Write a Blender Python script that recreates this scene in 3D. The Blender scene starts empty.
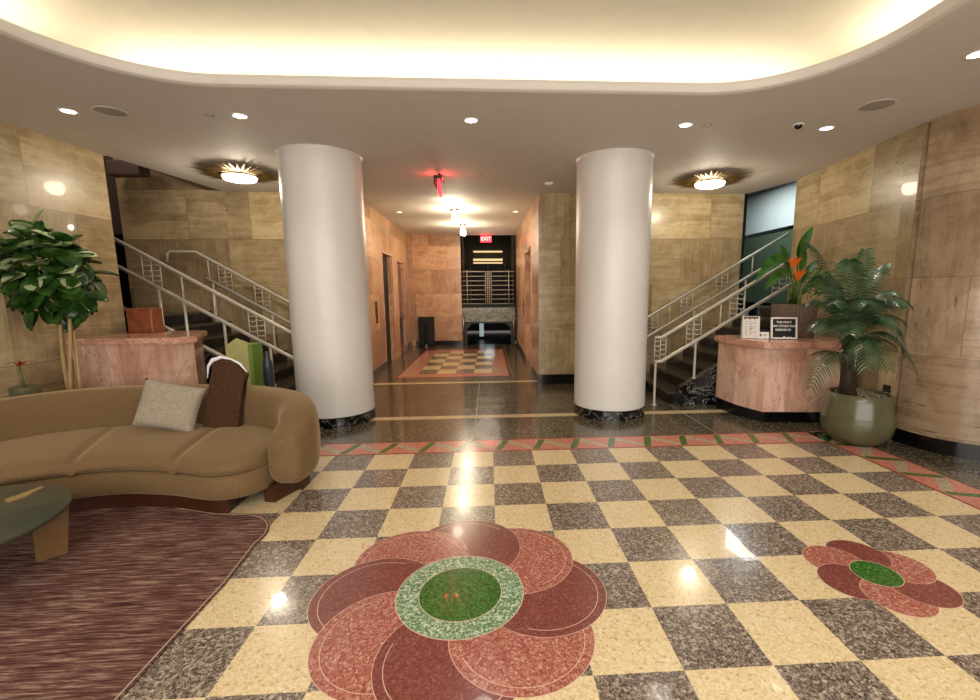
import bpy, bmesh, math, random
from mathutils import Vector, Matrix
random.seed(7)
C = bpy.context.scene.collection
PI = math.pi
H = 3.28          # soffit height
CAMZ = 1.6295

# ------------------------------------------------------------------ helpers
def tag(o, label=None, cat=None, group=None, kind=None):
    if label: o['label'] = label
    if cat: o['category'] = cat
    if group: o['group'] = group
    if kind: o['kind'] = kind
    return o
def empty(name, loc, label=None, cat=None, group=None, rz=0):
    o = bpy.data.objects.new(name, None); C.objects.link(o)
    o.location = loc; o.rotation_euler = (0, 0, rz); o.empty_display_size = .1
    return tag(o, label, cat, group)
def mesh(name, bm, mats, parent=None, smooth=False, angle=None):
    me = bpy.data.meshes.new(name)
    bmesh.ops.recalc_face_normals(bm, faces=bm.faces[:])
    bm.to_mesh(me); bm.free()
    if not isinstance(mats, (list, tuple)): mats = [mats]
    for m in mats: me.materials.append(m)
    if smooth:
        for p in me.polygons: p.use_smooth = True
        if angle is not None:
            try: me.set_sharp_from_angle(angle=angle)
            except Exception: pass
    o = bpy.data.objects.new(name, me); C.objects.link(o)
    if parent: o.parent = parent
    return o
def new(): return bmesh.new()
def box(bm, x0, x1, y0, y1, z0, z1, M=None, bev=0, mi=0, seg=2):
    r = bmesh.ops.create_cube(bm, size=1)
    vs = r['verts']
    for v in vs:
        v.co = Vector(((x0+x1)/2+v.co.x*(x1-x0), (y0+y1)/2+v.co.y*(y1-y0), (z0+z1)/2+v.co.z*(z1-z0)))
    fs = list({f for v in vs for f in v.link_faces})
    for f in fs: f.material_index = mi
    if bev:
        es = list({e for v in vs for e in v.link_edges})
        rr = bmesh.ops.bevel(bm, geom=es, offset=bev, segments=seg, profile=.5, affect='EDGES')
        vs = list({v for f in rr['faces'] for v in f.verts} | {v for v in vs if v.is_valid})
    if M is not None:
        for v in vs: v.co = M @ v.co
    return vs
def prism(bm, pts, z0, z1, mi=0, M=None, axis='z'):
    def P(a, b, c):
        if axis == 'z': v = Vector((a, b, c))
        elif axis == 'y': v = Vector((a, c, b))
        else: v = Vector((c, a, b))
        return M @ v if M is not None else v
    lo = [bm.verts.new(P(x, y, z0)) for x, y in pts]; hi = [bm.verts.new(P(x, y, z1)) for x, y in pts]
    n = len(pts)
    fs = [bm.faces.new(lo[::-1]), bm.faces.new(hi)]
    for i in range(n):
        fs.append(bm.faces.new((lo[i], lo[(i+1) % n], hi[(i+1) % n], hi[i])))
    for f in fs: f.material_index = mi
    return fs
def flat(bm, pts, z, mi):
    f = bm.faces.new([bm.verts.new((x, y, z)) for x, y in pts]); f.material_index = mi; return f
def tube(bm, pts, r, n=8, cap=True, mi=0):
    pts = [Vector(p) for p in pts]; rs = r if isinstance(r, (list, tuple)) else [r]*len(pts)
    rings = []; up = None
    for i, p in enumerate(pts):
        t = (pts[min(i+1, len(pts)-1)]-pts[max(i-1, 0)]).normalized()
        if up is None: up = Vector((0, 0, 1)) if abs(t.z) < .9 else Vector((0, 1, 0))
        a = t.cross(up)
        if a.length < 1e-5: a = t.cross(Vector((1, 0, 0)))
        a.normalize(); b = a.cross(t).normalized(); up = b
        rings.append([bm.verts.new(p+(a*math.cos(k*2*PI/n)+b*math.sin(k*2*PI/n))*rs[i]) for k in range(n)])
    for i in range(len(rings)-1):
        for k in range(n):
            f = bm.faces.new((rings[i][k], rings[i][(k+1) % n], rings[i+1][(k+1) % n], rings[i+1][k])); f.material_index = mi
    if cap:
        bm.faces.new(rings[0][::-1]).material_index = mi; bm.faces.new(rings[-1]).material_index = mi
def lathe(bm, prof, n=48, c=(0, 0, 0), mi=0, ribs=0, amp=0):
    rings = []
    for r, z in prof:
        if r < 1e-5: rings.append([bm.verts.new((c[0], c[1], c[2]+z))])
        else:
            ring = []
            for k in range(n):
                a = k*2*PI/n; rr = r+(amp*math.cos(a*ribs) if ribs else 0)
                ring.append(bm.verts.new((c[0]+rr*math.cos(a), c[1]+rr*math.sin(a), c[2]+z)))
            rings.append(ring)
    for A, B in zip(rings, rings[1:]):
        for k in range(n):
            k2 = (k+1) % n
            if len(A) == 1 and len(B) == 1: continue
            if len(A) == 1: f = bm.faces.new((A[0], B[k], B[k2]))
            elif len(B) == 1: f = bm.faces.new((A[k], A[k2], B[0]))
            else: f = bm.faces.new((A[k], A[k2], B[k2], B[k]))
            f.material_index = mi
def arc(cx, cy, r, a0, a1, n):
    return [(cx+r*math.cos(a0+(a1-a0)*i/n), cy+r*math.sin(a0+(a1-a0)*i/n)) for i in range(n+1)]
def circ(cx, cy, r, n=64, sx=1): return arc(cx, cy, r, 0, 2*PI, n)[:-1]

# ------------------------------------------------------------------ materials
def hexc(h):
    h = h.lstrip('#'); out = []
    for i in (0, 2, 4):
        c = int(h[i:i+2], 16)/255; out.append(c/12.92 if c <= .04045 else ((c+.055)/1.055)**2.4)
    return (*out, 1)
class NM:
    def __init__(s, name, rough=.5, metal=0, coat=0, spec=.5):
        s.m = bpy.data.materials.new(name); s.m.use_nodes = True; s.t = s.m.node_tree; s.t.nodes.clear()
        s.out = s.n('ShaderNodeOutputMaterial'); s.b = s.n('ShaderNodeBsdfPrincipled'); s.l(s.b.outputs[0], s.out.inputs[0])
        s.b.inputs['Roughness'].default_value = rough; s.b.inputs['Metallic'].default_value = metal
        s.b.inputs['Coat Weight'].default_value = coat; s.b.inputs['Specular IOR Level'].default_value = spec
    def n(s, t, **k):
        x = s.t.nodes.new(t)
        for a, b in k.items(): setattr(x, a, b)
        return x
    def l(s, a, b): s.t.links.new(a, b)
    def put(s, node, i, v):
        if hasattr(v, 'is_output') or isinstance(v, bpy.types.NodeSocket): s.l(v, node.inputs[i])
        else: node.inputs[i].default_value = v
    def math(s, op, a, b=0.0, c=0.0):
        x = s.n('ShaderNodeMath', operation=op); s.put(x, 0, a); s.put(x, 1, b)
        if op in ('MULTIPLY_ADD', 'COMPARE', 'SMOOTH_MIN'): s.put(x, 2, c)
        return x.outputs[0]
    def comb(s, x, y, z=0.0):
        c = s.n('ShaderNodeCombineXYZ'); s.put(c, 0, x); s.put(c, 1, y); s.put(c, 2, z); return c.outputs[0]
    def sep(s, v):
        c = s.n('ShaderNodeSeparateXYZ'); s.l(v, c.inputs[0]); return c.outputs
    def noise(s, v, scale=5, det=3, rough=.5, dist=0):
        x = s.n('ShaderNodeTexNoise'); s.l(v, x.inputs['Vector']); x.inputs['Scale'].default_value = scale
        x.inputs['Detail'].default_value = det; x.inputs['Roughness'].default_value = rough; x.inputs['Distortion'].default_value = dist
        return x.outputs[0]
    def vor(s, v, scale, out='Color', feat='F1', rnd=1):
        x = s.n('ShaderNodeTexVoronoi', feature=feat); s.l(v, x.inputs['Vector']); x.inputs['Scale'].default_value = scale
        x.inputs['Randomness'].default_value = rnd
        return x.outputs[out]
    def ramp(s, f, stops, const=False):
        x = s.n('ShaderNodeValToRGB'); s.l(f, x.inputs[0]); e = x.color_ramp.elements
        if const: x.color_ramp.interpolation = 'CONSTANT'
        while len(e) < len(stops): e.new(.5)
        for el, (p, c) in zip(e, stops): el.position = p; el.color = hexc(c) if isinstance(c, str) else c
        return x.outputs[0]
    def mix(s, f, a, b, mode='MIX'):
        x = s.n('ShaderNodeMix', data_type='RGBA', blend_type=mode); s.put(x, 0, f)
        for i, v in ((6, a), (7, b)):
            if isinstance(v, str): v = hexc(v)
            s.put(x, i, v)
        return x.outputs[2]
    def wn(s, v, out='Value'):
        x = s.n('ShaderNodeTexWhiteNoise', noise_dimensions='3D'); s.l(v, x.inputs['Vector']); return x.outputs[out]
    def col(s, c):
        if isinstance(c, str): s.b.inputs['Base Color'].default_value = hexc(c)
        else: s.l(c, s.b.inputs['Base Color'])
    def bump(s, h, st=.2, d=.01):
        x = s.n('ShaderNodeBump'); s.l(h, x.inputs['Height']); x.inputs['Strength'].default_value = st; x.inputs['Distance'].default_value = d
        s.l(x.outputs[0], s.b.inputs['Normal'])
    @property
    def obj(s): return s.n('ShaderNodeTexCoord').outputs['Object']
    @property
    def uv(s): return s.n('ShaderNodeTexCoord').outputs['UV']
def plain(name, c, rough=.5, metal=0, coat=0, var=.06, spec=.5, nscale=6):
    m = NM(name, rough, metal, coat, spec)
    f = m.noise(m.obj, nscale, 3)
    m.col(m.mix(m.ramp(f, [(.3, (0, 0, 0, 1)), (.7, (1, 1, 1, 1))]), tuple(x*(1-var) for x in hexc(c)[:3])+(1,), tuple(min(1, x*(1+var)) for x in hexc(c)[:3])+(1,)))
    return m.m
def emis(name, c, s, base='#ffffff'):
    m = NM(name, .4); m.col(base); m.b.inputs['Emission Color'].default_value = hexc(c); m.b.inputs['Emission Strength'].default_value = s
    return m.m
def terrazzo(name, stops, scale=85, rough=.2, grout=None, patch=.12):
    m = NM(name, rough, 0, .3); o = m.obj
    r = m.sep(m.vor(o, scale))[0]; r2 = m.sep(m.vor(o, scale*2.3))[1]
    a = m.ramp(r, stops); b = m.ramp(r2, stops)
    c = m.mix(.4, a, b)
    big = m.noise(o, 1.7, 4)
    c = m.mix(m.math('MULTIPLY', big, patch), c, stops[0][1])
    m.col(c)
    rr = m.math('MULTIPLY_ADD', m.noise(o, 3, 4), .12, rough-.04); m.l(rr, m.b.inputs['Roughness'])
    return m.m
def stone(name, cols, vein, W=1.06, RH=.785, z0=.17, rough=.3, pits=True, warm=0, stretch=(.7, 10), off=.47, joint='#5a4630', sat=1):
    """polished stone cladding: blocks on UV (metres), grain turned block by block"""
    m = NM(name, rough, 0, .12); u, v, _ = m.sep(m.uv)
    row = m.math('FLOOR', m.math('DIVIDE', m.math('SUBTRACT', v, z0), RH))
    us = m.math('ADD', m.math('DIVIDE', u, W), m.math('MULTIPLY', row, off))
    colm = m.math('FLOOR', us)
    cell = m.comb(colm, row, 3.3)
    rnd = m.wn(cell); par = m.math('GREATER_THAN', m.math('FRACT', m.math('MULTIPLY', m.math('ADD', m.math('ADD', colm, row), m.math('GREATER_THAN', rnd, .86)), .5)), .25)
    offv = m.math('MULTIPLY', rnd, 37.0)
    vh = m.comb(m.math('MULTIPLY', m.math('ADD', u, offv), stretch[0]), m.math('MULTIPLY', v, stretch[1]), offv)
    vv = m.comb(m.math('MULTIPLY', m.math('ADD', u, offv), stretch[1]), m.math('MULTIPLY', v, stretch[0]), offv)
    vec = m.n('ShaderNodeMix', data_type='VECTOR'); m.l(par, vec.inputs[0]); m.l(vh, vec.inputs[4]); m.l(vv, vec.inputs[5]); vec = vec.outputs[1]
    n1 = m.noise(vec, 1.0, 6, .6, .6); n2 = m.noise(vec, 2.6, 8, .7, 1.2)
    iso = m.noise(m.comb(m.math('ADD', u, offv), m.math('ADD', v, m.math('MULTIPLY', offv, .3)), offv), 2.6, 9, .72, .5)
    g = m.math('ADD', m.math('ADD', m.math('MULTIPLY', n1, .28), m.math('MULTIPLY', n2, .27)), m.math('MULTIPLY', iso, .45))
    c = m.ramp(g, [(.36, cols[0]), (.47, cols[1]), (.58, cols[2]), (.68, cols[1])])
    tone = m.ramp(rnd, [(0, (.60, .56, .52, 1)), (.35, (.85, .82, .78, 1)), (.7, (1, 1, 1, 1)), (1, (1.12, 1.08, 1.0, 1))])
    c = m.mix(1.0, c, tone, 'MULTIPLY')
    if vein:
        vn = m.noise(m.comb(u, v, offv), 1.6, 8, .65, 1.8)
        vm = m.ramp(vn, [(.47, (0, 0, 0, 1)), (.5, (1, 1, 1, 1)), (.53, (0, 0, 0, 1))])
        c = m.mix(m.math('MULTIPLY', vm, .2), c, vein)
    if pits:
        pn = m.noise(vec, 9, 3, .6); cl = m.noise(m.comb(u, v, offv), 1.4, 2)
        pm = m.math('MULTIPLY', m.math('GREATER_THAN', pn, .635), m.math('GREATER_THAN', cl, .56))
        c = m.mix(m.math('MULTIPLY', pm, .75), c, '#3a2a18')
    fx = m.math('FRACT', us); fy = m.math('FRACT', m.math('DIVIDE', m.math('SUBTRACT', v, z0), RH))
    j = m.math('MAXIMUM', m.math('LESS_THAN', fx, .006/W), m.math('LESS_THAN', fy, .007/RH))
    c = m.mix(m.math('MULTIPLY', j, .7), c, joint)
    m.col(c); m.bump(g, .04, .01)
    m.l(m.math('MULTIPLY_ADD', g, .25, rough-.1), m.b.inputs['Roughness'])
    return m.m
def marble(name, cols, scale=2.0, rough=.2, vein=None, stretch=(1, 1, 1), vs=3, vw=.02, panel=False):
    m = NM(name, rough, 0, .2); o = m.obj
    mp = m.n('ShaderNodeMapping'); mp.inputs['Scale'].default_value = stretch; m.l(o, mp.inputs[0]); o = mp.outputs[0]
    f = m.noise(o, scale, 10, .68, 1.4)
    k = len(cols)
    c = m.ramp(f, [(.3+.4*i/(k-1), x) for i, x in enumerate(cols)])
    if vein:
        vn = m.noise(o, vs, 9, .62, 1.6)
        vm = m.ramp(vn, [(.5-vw, (0, 0, 0, 1)), (.5, (1, 1, 1, 1)), (.5+vw, (0, 0, 0, 1))])
        c = m.mix(m.math('MULTIPLY', vm, .8), c, vein)
    if panel:
        x, y, z = m.sep(m.obj); cx = m.math('FLOOR', m.math('DIVIDE', x, .46)); cz = m.math('FLOOR', m.math('DIVIDE', m.math('SUBTRACT', z, .14), .62))
        t = m.wn(m.comb(cx, cz, 1.7)); c = m.mix(1.0, c, m.ramp(t, [(0, (.74, .68, .66, 1)), (1, (1.06, 1.06, 1.06, 1))]), 'MULTIPLY')
        sv = m.noise(m.comb(m.math('MULTIPLY', x, 9.0), y, m.math('MULTIPLY', z, .8)), 1.5, 5); c = m.mix(.5, c, m.ramp(sv, [(.3, (.6, .5, .46, 1)), (.6, (1.1, 1.1, 1.1, 1))]), 'MULTIPLY')
    m.col(c); return m.m
def fabric(name, c1, c2, scale=90, stretch=(1, 1, 1), rough=.85, sheen=.3, bump=.2, shc=None):
    m = NM(name, rough, spec=.2); o = m.obj
    mp = m.n('ShaderNodeMapping'); mp.inputs['Scale'].default_value = stretch; m.l(o, mp.inputs[0])
    f = m.noise(mp.outputs[0], scale, 3, .6); g = m.noise(o, 2.5, 3)
    m.col(m.mix(m.math('MULTIPLY_ADD', g, .3, m.math('MULTIPLY', m.ramp(f, [(.35, (0, 0, 0, 1)), (.65, (1, 1, 1, 1))]), .7)), c1, c2))
    m.b.inputs['Sheen Weight'].default_value = sheen; m.b.inputs['Sheen Roughness'].default_value = .4
    if shc: m.b.inputs['Sheen Tint'].default_value = hexc(shc)
    m.bump(f, bump, .003); return m.m
def wood(name, c1, c2, rough=.35, stretch=(1.5, 14, 14)):
    m = NM(name, rough, 0, .15); mp = m.n('ShaderNodeMapping'); mp.inputs['Scale'].default_value = stretch; m.l(m.obj, mp.inputs[0])
    m.col(m.mix(m.noise(mp.outputs[0], 2.2, 6, .6, .8), c1, c2)); return m.m
def leafm(name, c1, c2, edge=None, rough=.3):
    m = NM(name, rough, 0, .15); o = m.obj
    c = m.mix(m.ramp(m.noise(o, 9, 3), [(.35, (0, 0, 0, 1)), (.65, (1, 1, 1, 1))]), c1, c2)
    m.col(c)
    return m.m

M = {}
M['trav'] = stone('travertine_beige', ['#84714e', '#a6926d', '#c4b28e'], '#85704f', rough=.3)
M['travd'] = stone('travertine_stair', ['#806c4c', '#a08b69', '#bda985'], '#6e5a3e', rough=.32)
M['travr'] = stone('travertine_brown', ['#7e6850', '#9f876c', '#b9a288'], '#7b6048', W=1.5, rough=.25, stretch=(.25, 4))
M['corr'] = stone('marble_apricot', ['#a5744e', '#cf9f78', '#e6c09a'], '#9a6040', W=1.05, RH=.72, rough=.28, pits=False, stretch=(1.0, 5), joint='#7a4628')
M['pinkm'] = marble('marble_rose', ['#b08472', '#d2a58e', '#e8c6b2', '#c49080'], 1.3, .22, '#8c5446', (1, 1, .5), 2.0, .006, True)
M['pinkt'] = marble('marble_rose_top', ['#b07e68', '#d09c84', '#e6c0a8'], 2.2, .16, '#8a4a3c')
M['greenm'] = marble('marble_olive', ['#3d3a24', '#5f5a3c', '#857d58'], 4, .25, '#a09a78')
M['blackm'] = marble('marble_black', ['#040404', '#0a0a0a', '#141312'], 3, .12, '#c9c6c0', (1, 1, 1.6), 3.0, .010)
M['black'] = plain('black_gloss', '#0a0a0b', .12)
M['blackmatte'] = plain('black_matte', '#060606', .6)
M['ceil'] = plain('ceiling_paint', '#d2ccc4', .7, var=.02)
M['cove'] = plain('cove_paint', '#dedacc', .8, var=.02)
M['white'] = plain('column_white', '#dedad4', .38, coat=.1, var=.015)
M['cream'] = terrazzo('terrazzo_cream', [(0, '#a58458'), (.08, '#cbb080'), (.3, '#dcc596'), (.75, '#e4d0a6'), (1, '#eee0c0')], 80, .2)
M['brown'] = terrazzo('terrazzo_brown', [(0, '#2c221c'), (.28, '#54463c'), (.5, '#75665a'), (.75, '#9a8a7a'), (1, '#d0c2ae')], 80, .2)
M['blackt'] = terrazzo('terrazzo_black', [(0, '#1a1813'), (.4, '#363026'), (.7, '#5c5242'), (.9, '#8a7e64'), (1, '#c4b898')], 70, .2)
M['rose'] = terrazzo('terrazzo_rose', [(0, '#7a322c'), (.3, '#9c5044'), (.6, '#b06a5a'), (.85, '#c48c7a'), (1, '#dcb4a0')], 95, .2)
M['red'] = terrazzo('terrazzo_red', [(0, '#662e2a'), (.4, '#7a3e38'), (.8, '#8a4c44'), (1, '#a46c60')], 110, .2)
M['pink'] = terrazzo('terrazzo_pink', [(0, '#b05a4a'), (.5, '#cc7c68'), (1, '#dca08c')], 95, .2)
M['dred'] = plain('inlay_red', '#8a3a30', .2)
M['green'] = terrazzo('terrazzo_green', [(0, '#1c3c10'), (.4, '#2c5c1c'), (.8, '#3f7a2a'), (1, '#6a9a50')], 110, .2)
M['greenw'] = terrazzo('terrazzo_green_white', [(0, '#2c5030'), (.35, '#4e7c4e'), (.6, '#84a47c'), (.8, '#c6d4b8'), (1, '#eef0e0')], 95, .2)
M['palegreen'] = terrazzo('terrazzo_pale_green', [(0, '#6c8458'), (.5, '#93a67c'), (1, '#c0c8a4')], 100, .2)
M['greyt'] = terrazzo('terrazzo_warm_grey', [(0, '#8a745c'), (.5, '#b09c82'), (1, '#d4c4a8')], 100, .2)
M['line'] = plain('inlay_line', '#d8b8a0', .25)
M['joint'] = plain('floor_joint', '#8c7c58', .3)
M['sofa'] = fabric('velvet_tan', '#695338', '#785f40', 60, rough=.8, sheen=.5, bump=.03, shc='#e8cda0')
M['brownf'] = fabric('leather_brown', '#3a2212', '#50321c', 30, rough=.55, sheen=.1, bump=.05)
M['pillow'] = fabric('woven_grey', '#7c705e', '#b8ad9a', 60, (1, 1, 5), sheen=.2, bump=.6)
M['walnut'] = wood('walnut', '#2c150a', '#482412')
M['oakleg'] = wood('table_wood', '#5a3e22', '#7a5a34')
M['chrome'] = plain('brushed_steel', '#c8c2b8', .22, 1, var=.03)
M['steel'] = plain('painted_steel', '#c8c2b4', .35, .25, var=.03)
M['brass'] = plain('antique_brass', '#8c7038', .42, .85, var=.15)
M['leaf'] = leafm('leaf_fiddle', '#1a3610', '#3f6428', rough=.28)
M['leafl'] = leafm('leaf_pale', '#93a86e', '#c6cfa0', rough=.3)
M['palm'] = leafm('leaf_palm', '#203a1c', '#557050', rough=.34)
M['bop'] = leafm('leaf_paradise', '#1e4a12', '#3a7022', rough=.3)
M['stem'] = leafm('stem_green', '#33501c', '#55702e', rough=.5)
M['trunk'] = wood('palm_trunk', '#1c120a', '#3c2a18', .9, (4, 4, 20))
M['bark'] = wood('fig_bark', '#8a6c42', '#c2a472', .8, (10, 10, 2))
M['orange'] = plain('petal_orange', '#e06a1c', .4)
M['redp'] = plain('petal_red', '#a02c14', .4)
M['pot'] = NM('pot_glaze', .28, 0, .3)
_m = M['pot']; _o = _m.obj; _m.col(_m.mix(_m.noise(_o, 3.2, 5, .6), '#3c3e28', '#6c6a4c')); M['pot'] = _m.m
M['planter'] = plain('planter_greybrown', '#6c5a4a', .55)
M['peb'] = terrazzo('pebbles', [(0, '#3a2c20'), (.5, '#7a6650'), (1, '#c8b8a0')], 35, .5)
M['soil'] = plain('soil', '#2a1e14', .9)
M['paper'] = plain('paper', '#e4ddd6', .6)
M['ink'] = plain('ink_grey', '#6e6660', .6)
M['frame'] = plain('white_frame', '#efece6', .4)
M['slate'] = NM('table_slate', .3, 0, .2)
_m = M['slate']; mp = _m.n('ShaderNodeMapping'); mp.inputs['Scale'].default_value = (2, 12, 2); _m.l(_m.obj, mp.inputs[0])
_m.col(_m.mix(_m.noise(mp.outputs[0], 2, 6, .6), '#2c2e24', '#55594a')); M['slate'] = _m.m
m = NM('rug_pile', .95, spec=.1); mp = m.n('ShaderNodeMapping'); mp.inputs['Scale'].default_value = (2.2, 34, 1); m.l(m.obj, mp.inputs[0])
f = m.noise(mp.outputs[0], 2.2, 8, .75, .3); g = m.noise(m.obj, 1.3, 3)
m.col(m.ramp(m.math('ADD', m.math('MULTIPLY', f, .8), m.math('MULTIPLY', g, .2)), [(.36, '#341c1c'), (.45, '#53332f'), (.52, '#725249'), (.60, '#a58f7c'), (.68, '#6a4a42')]))
m.bump(f, .5, .006); M['rug'] = m.m
M['rugedge'] = plain('rug_edge', '#b09a84', .9)
M['glow'] = emis('lamp_glow', '#fff2d8', 9)
M['spot'] = emis('downlight_glow', '#fff0dc', 14)
M['spotdim'] = emis('downlight_dim', '#ffe2b0', 4)
M['bulb'] = emis('pendant_glow', '#fff0b8', 9)
M['redglow'] = emis('exit_red', '#ff1420', 2.2, '#60080a')
M['redlit'] = emis('exit_red_bright', '#ff2430', 5, '#60080a')
M['exitdark'] = plain('exit_housing', '#3a2420', .5)
M['grey'] = plain('speaker_grille', '#a8a09a', .6)
M['wallwhite'] = plain('upper_wall_pale_blue', '#ccdad8', .6, var=.02)
M['teal'] = plain('dado_green', '#4a5a48', .5, var=.05)
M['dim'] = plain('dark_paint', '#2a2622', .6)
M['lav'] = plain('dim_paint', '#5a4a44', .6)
M['redbox'] = marble('red_travertine', ['#6e3018', '#8c4a2c', '#a5603c'], 5, .4)
M['lime'] = plain('bag_lime', '#6a8a34', .5)
M['palelime'] = plain('bag_pale_green', '#a8a468', .5, var=.1, nscale=14)
M['navy'] = plain('bottle_blue', '#26303c', .3)
M['hall'] = emis('hall_cove_glow', '#ffd890', .9)
M['steptop'] = terrazzo('step_terrazzo', [(0, '#1c1914'), (.5, '#3a342a'), (.85, '#5c5342'), (1, '#8a7e66')], 70, .2)
M['tan'] = plain('booklet_tan', '#a08858', .5)
M['glass'] = NM('dark_glass', .05); M['glass'].col('#0c1414'); M['glass'] = M['glass'].m

# ------------------------------------------------------------------ floor (one mesh: slab + inlays)
FM = ['blackt', 'cream', 'brown', 'pink', 'dred', 'green', 'palegreen', 'greyt', 'rose', 'red', 'greenw', 'line', 'joint']
mi = {k: i for i, k in enumerate(FM)}
bm = new()
box(bm, -6.2, 7.4, -3.8, 8.2, -.12, 0, mi=0)
box(bm, -2.8, 1.2, 8.2, 14.3, -.12, 0, mi=0)
T = .4; gx = .0214; gy = 4.5016
for c in range(-9, 9):
    for r in range(0, 19):
        x0, x1 = gx+c*T, gx+(c+1)*T; y1, y0 = gy-r*T, gy-(r+1)*T
        flat(bm, [(x0, y0), (x1, y0), (x1, y1), (x0, y1)], .0006, mi['cream'] if (c+r) % 2 else mi['brown'])
        if r < 18: pass
def band(P, n, w, flip=1):
    """P(s, t): s along in tiles, t across 0..1"""
    def q(pts, z, k): 
        bm.faces.new([bm.verts.new((*P(s, t), z)) for s, t in pts]).material_index = mi[k]
    q([(0, 0), (n, 0), (n, 1), (0, 1)], .0006, 'dred')
    q([(0, .07), (n, .07), (n, .95), (0, .95)], .0009, 'pink')
    for k in range(n):
        q([(k+.0, .12), (k+.18, .12), (k+.42, .9), (k+.24, .9)], .0012, 'green' if k > 13 or k % 2 == 0 else 'green')
        q([(k+.42, .92), (k+.32, .66), (k+1.0, .10), (k+1.12, .26)], .0011, 'greyt')
band(lambda s, t: (gx-9*T-.385+s*T*.9995, gy+t*.385), 19+1, .385)
band(lambda s, t: (gx+9*T+t*.37, gy+.385-s*T), 20, .37)
band(lambda s, t: (gx-9*T-t*.37, gy-s*T), 19, .37)
for (x0, x1, ya, yb) in ((-4.55, 3.3, 5.78, 5.93), (-2.3, .86, 8.13, 8.27)):
    flat(bm, [(x0, ya), (x1, ya), (x1, yb), (x0, yb)], .0008, mi['cream'])
for x in (-.19, 2.6, -3.4): flat(bm, [(x-.006, 4.9), (x+.006, 4.9), (x+.006, 8.12), (x-.006, 8.12)], .0004, mi['joint'])
for x in (.45,): flat(bm, [(x-.006, 8.3), (x+.006, 8.3), (x+.006, 14.2), (x-.006, 14.2)], .0004, mi['joint'])
flat(bm, [(4.0, 2), (4.6, 2), (4.6, 2.012), (4.0, 2.012)], .0004, mi['joint'])
# corridor mosaic
flat(bm, [(-1.84, 8.75), (.42, 8.75), (.42, 13.1), (-1.84, 13.1)], .0006, mi['dred'])
flat(bm, [(-1.80, 8.8), (.38, 8.8), (.38, 13.05), (-1.80, 13.05)], .0008, mi['pink'])
for k in range(9):
    y = 8.95+k*.44
    for sgn, xa, xb in ((1, -1.77, -1.52), (-1, .09, .34)):
        flat(bm, [(xa, y), (xb, y+.1), (xb, y+.3), (xa, y+.2)] , .001, mi['greyt'])
for c in range(4):
    for r in range(7):
        x0 = -1.48+c*.375+.03; y0 = 9.15+r*.51
        flat(bm, [(x0, y0), (x0+.375, y0), (x0+.375, y0+.51), (x0, y0+.51)], .0011, mi['cream'] if (c+r) % 2 else mi['brown'])
# flowers
def clipcv(sub, clip):
    out = sub
    for i in range(len(clip)):
        a, b = clip[i], clip[(i+1) % len(clip)]; inp = out; out = []
        side = lambda p: (b[0]-a[0])*(p[1]-a[1])-(b[1]-a[1])*(p[0]-a[0])
        for j in range(len(inp)):
            p, q = inp[j-1], inp[j]; sp, sq = side(p), side(q)
            if (sp >= 0) != (sq >= 0):
                t = sp/(sp-sq); out.append((p[0]+(q[0]-p[0])*t, p[1]+(q[1]-p[1])*t))
            if sq >= 0: out.append(q)
        if not out: break
    return out
def ringpoly(cx, cy, r, w, a0, a1, z, k, n=40):
    o = arc(cx, cy, r+w, a0, a1, n); i = arc(cx, cy, r, a0, a1, n)
    for j in range(n): flat(bm, [i[j], o[j], o[j+1], i[j+1]], z, mi[k])
def flower(cx, cy, R, n, dr, rp, a0, inner, mid, first, lines=True):
    # petals drawn so that each lies over the next one clockwise
    P = []
    for k in range(n):
        a = a0+k*2*PI/n      # counter-clockwise order, increasing z
        P.append((a, cx+dr*math.cos(a), cy+dr*math.sin(a), ['rose', 'red'][(k+first) % 2]))
    def draw(k, z, clip=None):
        a, x, y, c = P[k]
        pts = circ(x, y, rp, 72); 
        if clip: pts = clipcv(pts, clip)
        if len(pts) < 3: return
        flat(bm, pts, z, mi[c])
        if clip:
            return
        ringpoly(x, y, rp-.003, .003, 0, 2*PI, z+.0001, 'line', 72)
        if lines:
            ringpoly(x, y, rp*.86, .0035, a-1.9, a+1.9, z+.0001, 'line')
    for k in range(n): draw(k, .0012+k*.0002)
    # close the pinwheel: petal 0 over the last one, petal 1 again over petal 0
    z = .0012+n*.0002
    a, x, y, c = P[0]
    last = circ(P[-1][1], P[-1][2], rp, 72)
    draw(0, z, last)
    # outline of petal 0 inside last
    o = arc(x, y, rp, a-PI, a+PI, 120)
    a_, lx, ly, _ = P[-1]
    for j in range(120):
        p, q = o[j], o[j+1]
        if all(math.hypot(s[0]-lx, s[1]-ly) < rp for s in (p, q)):
            d = [(x+(s[0]-x)*.993, y+(s[1]-y)*.993) for s in (p, q)]
            flat(bm, [p, q, d[1], d[0]], z+.0001, mi['line'])
    first_ = circ(P[0][1], P[0][2], rp, 72)
    x1, y1 = P[1][1], P[1][2]
    tri = clipcv(clipcv(circ(x1, y1, rp, 72), last), first_)
    if len(tri) > 2: flat(bm, tri, z+.0002, mi[P[1][3]])
    if mid > 0:
        flat(bm, circ(cx, cy, mid, 72), z+.0005, mi['greenw'])
        ringpoly(cx, cy, mid-.002, .005, 0, 2*PI, z+.0006, 'line', 72)
    flat(bm, circ(cx, cy, inner, 72), z+.0008, mi['green'])
    ringpoly(cx, cy, inner-.002, .004, 0, 2*PI, z+.0009, 'line', 72)
flower(-.18, 2.285, .80, 8, .45, .35, PI/2-.02, .225, .345, 1)
flower(2.215, 2.29, .36, 6, .20, .165, PI/2-.25, .125, 0, 1, lines=False)
tag(mesh('floor', bm, [M[k] for k in FM]), kind='structure')

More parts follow.
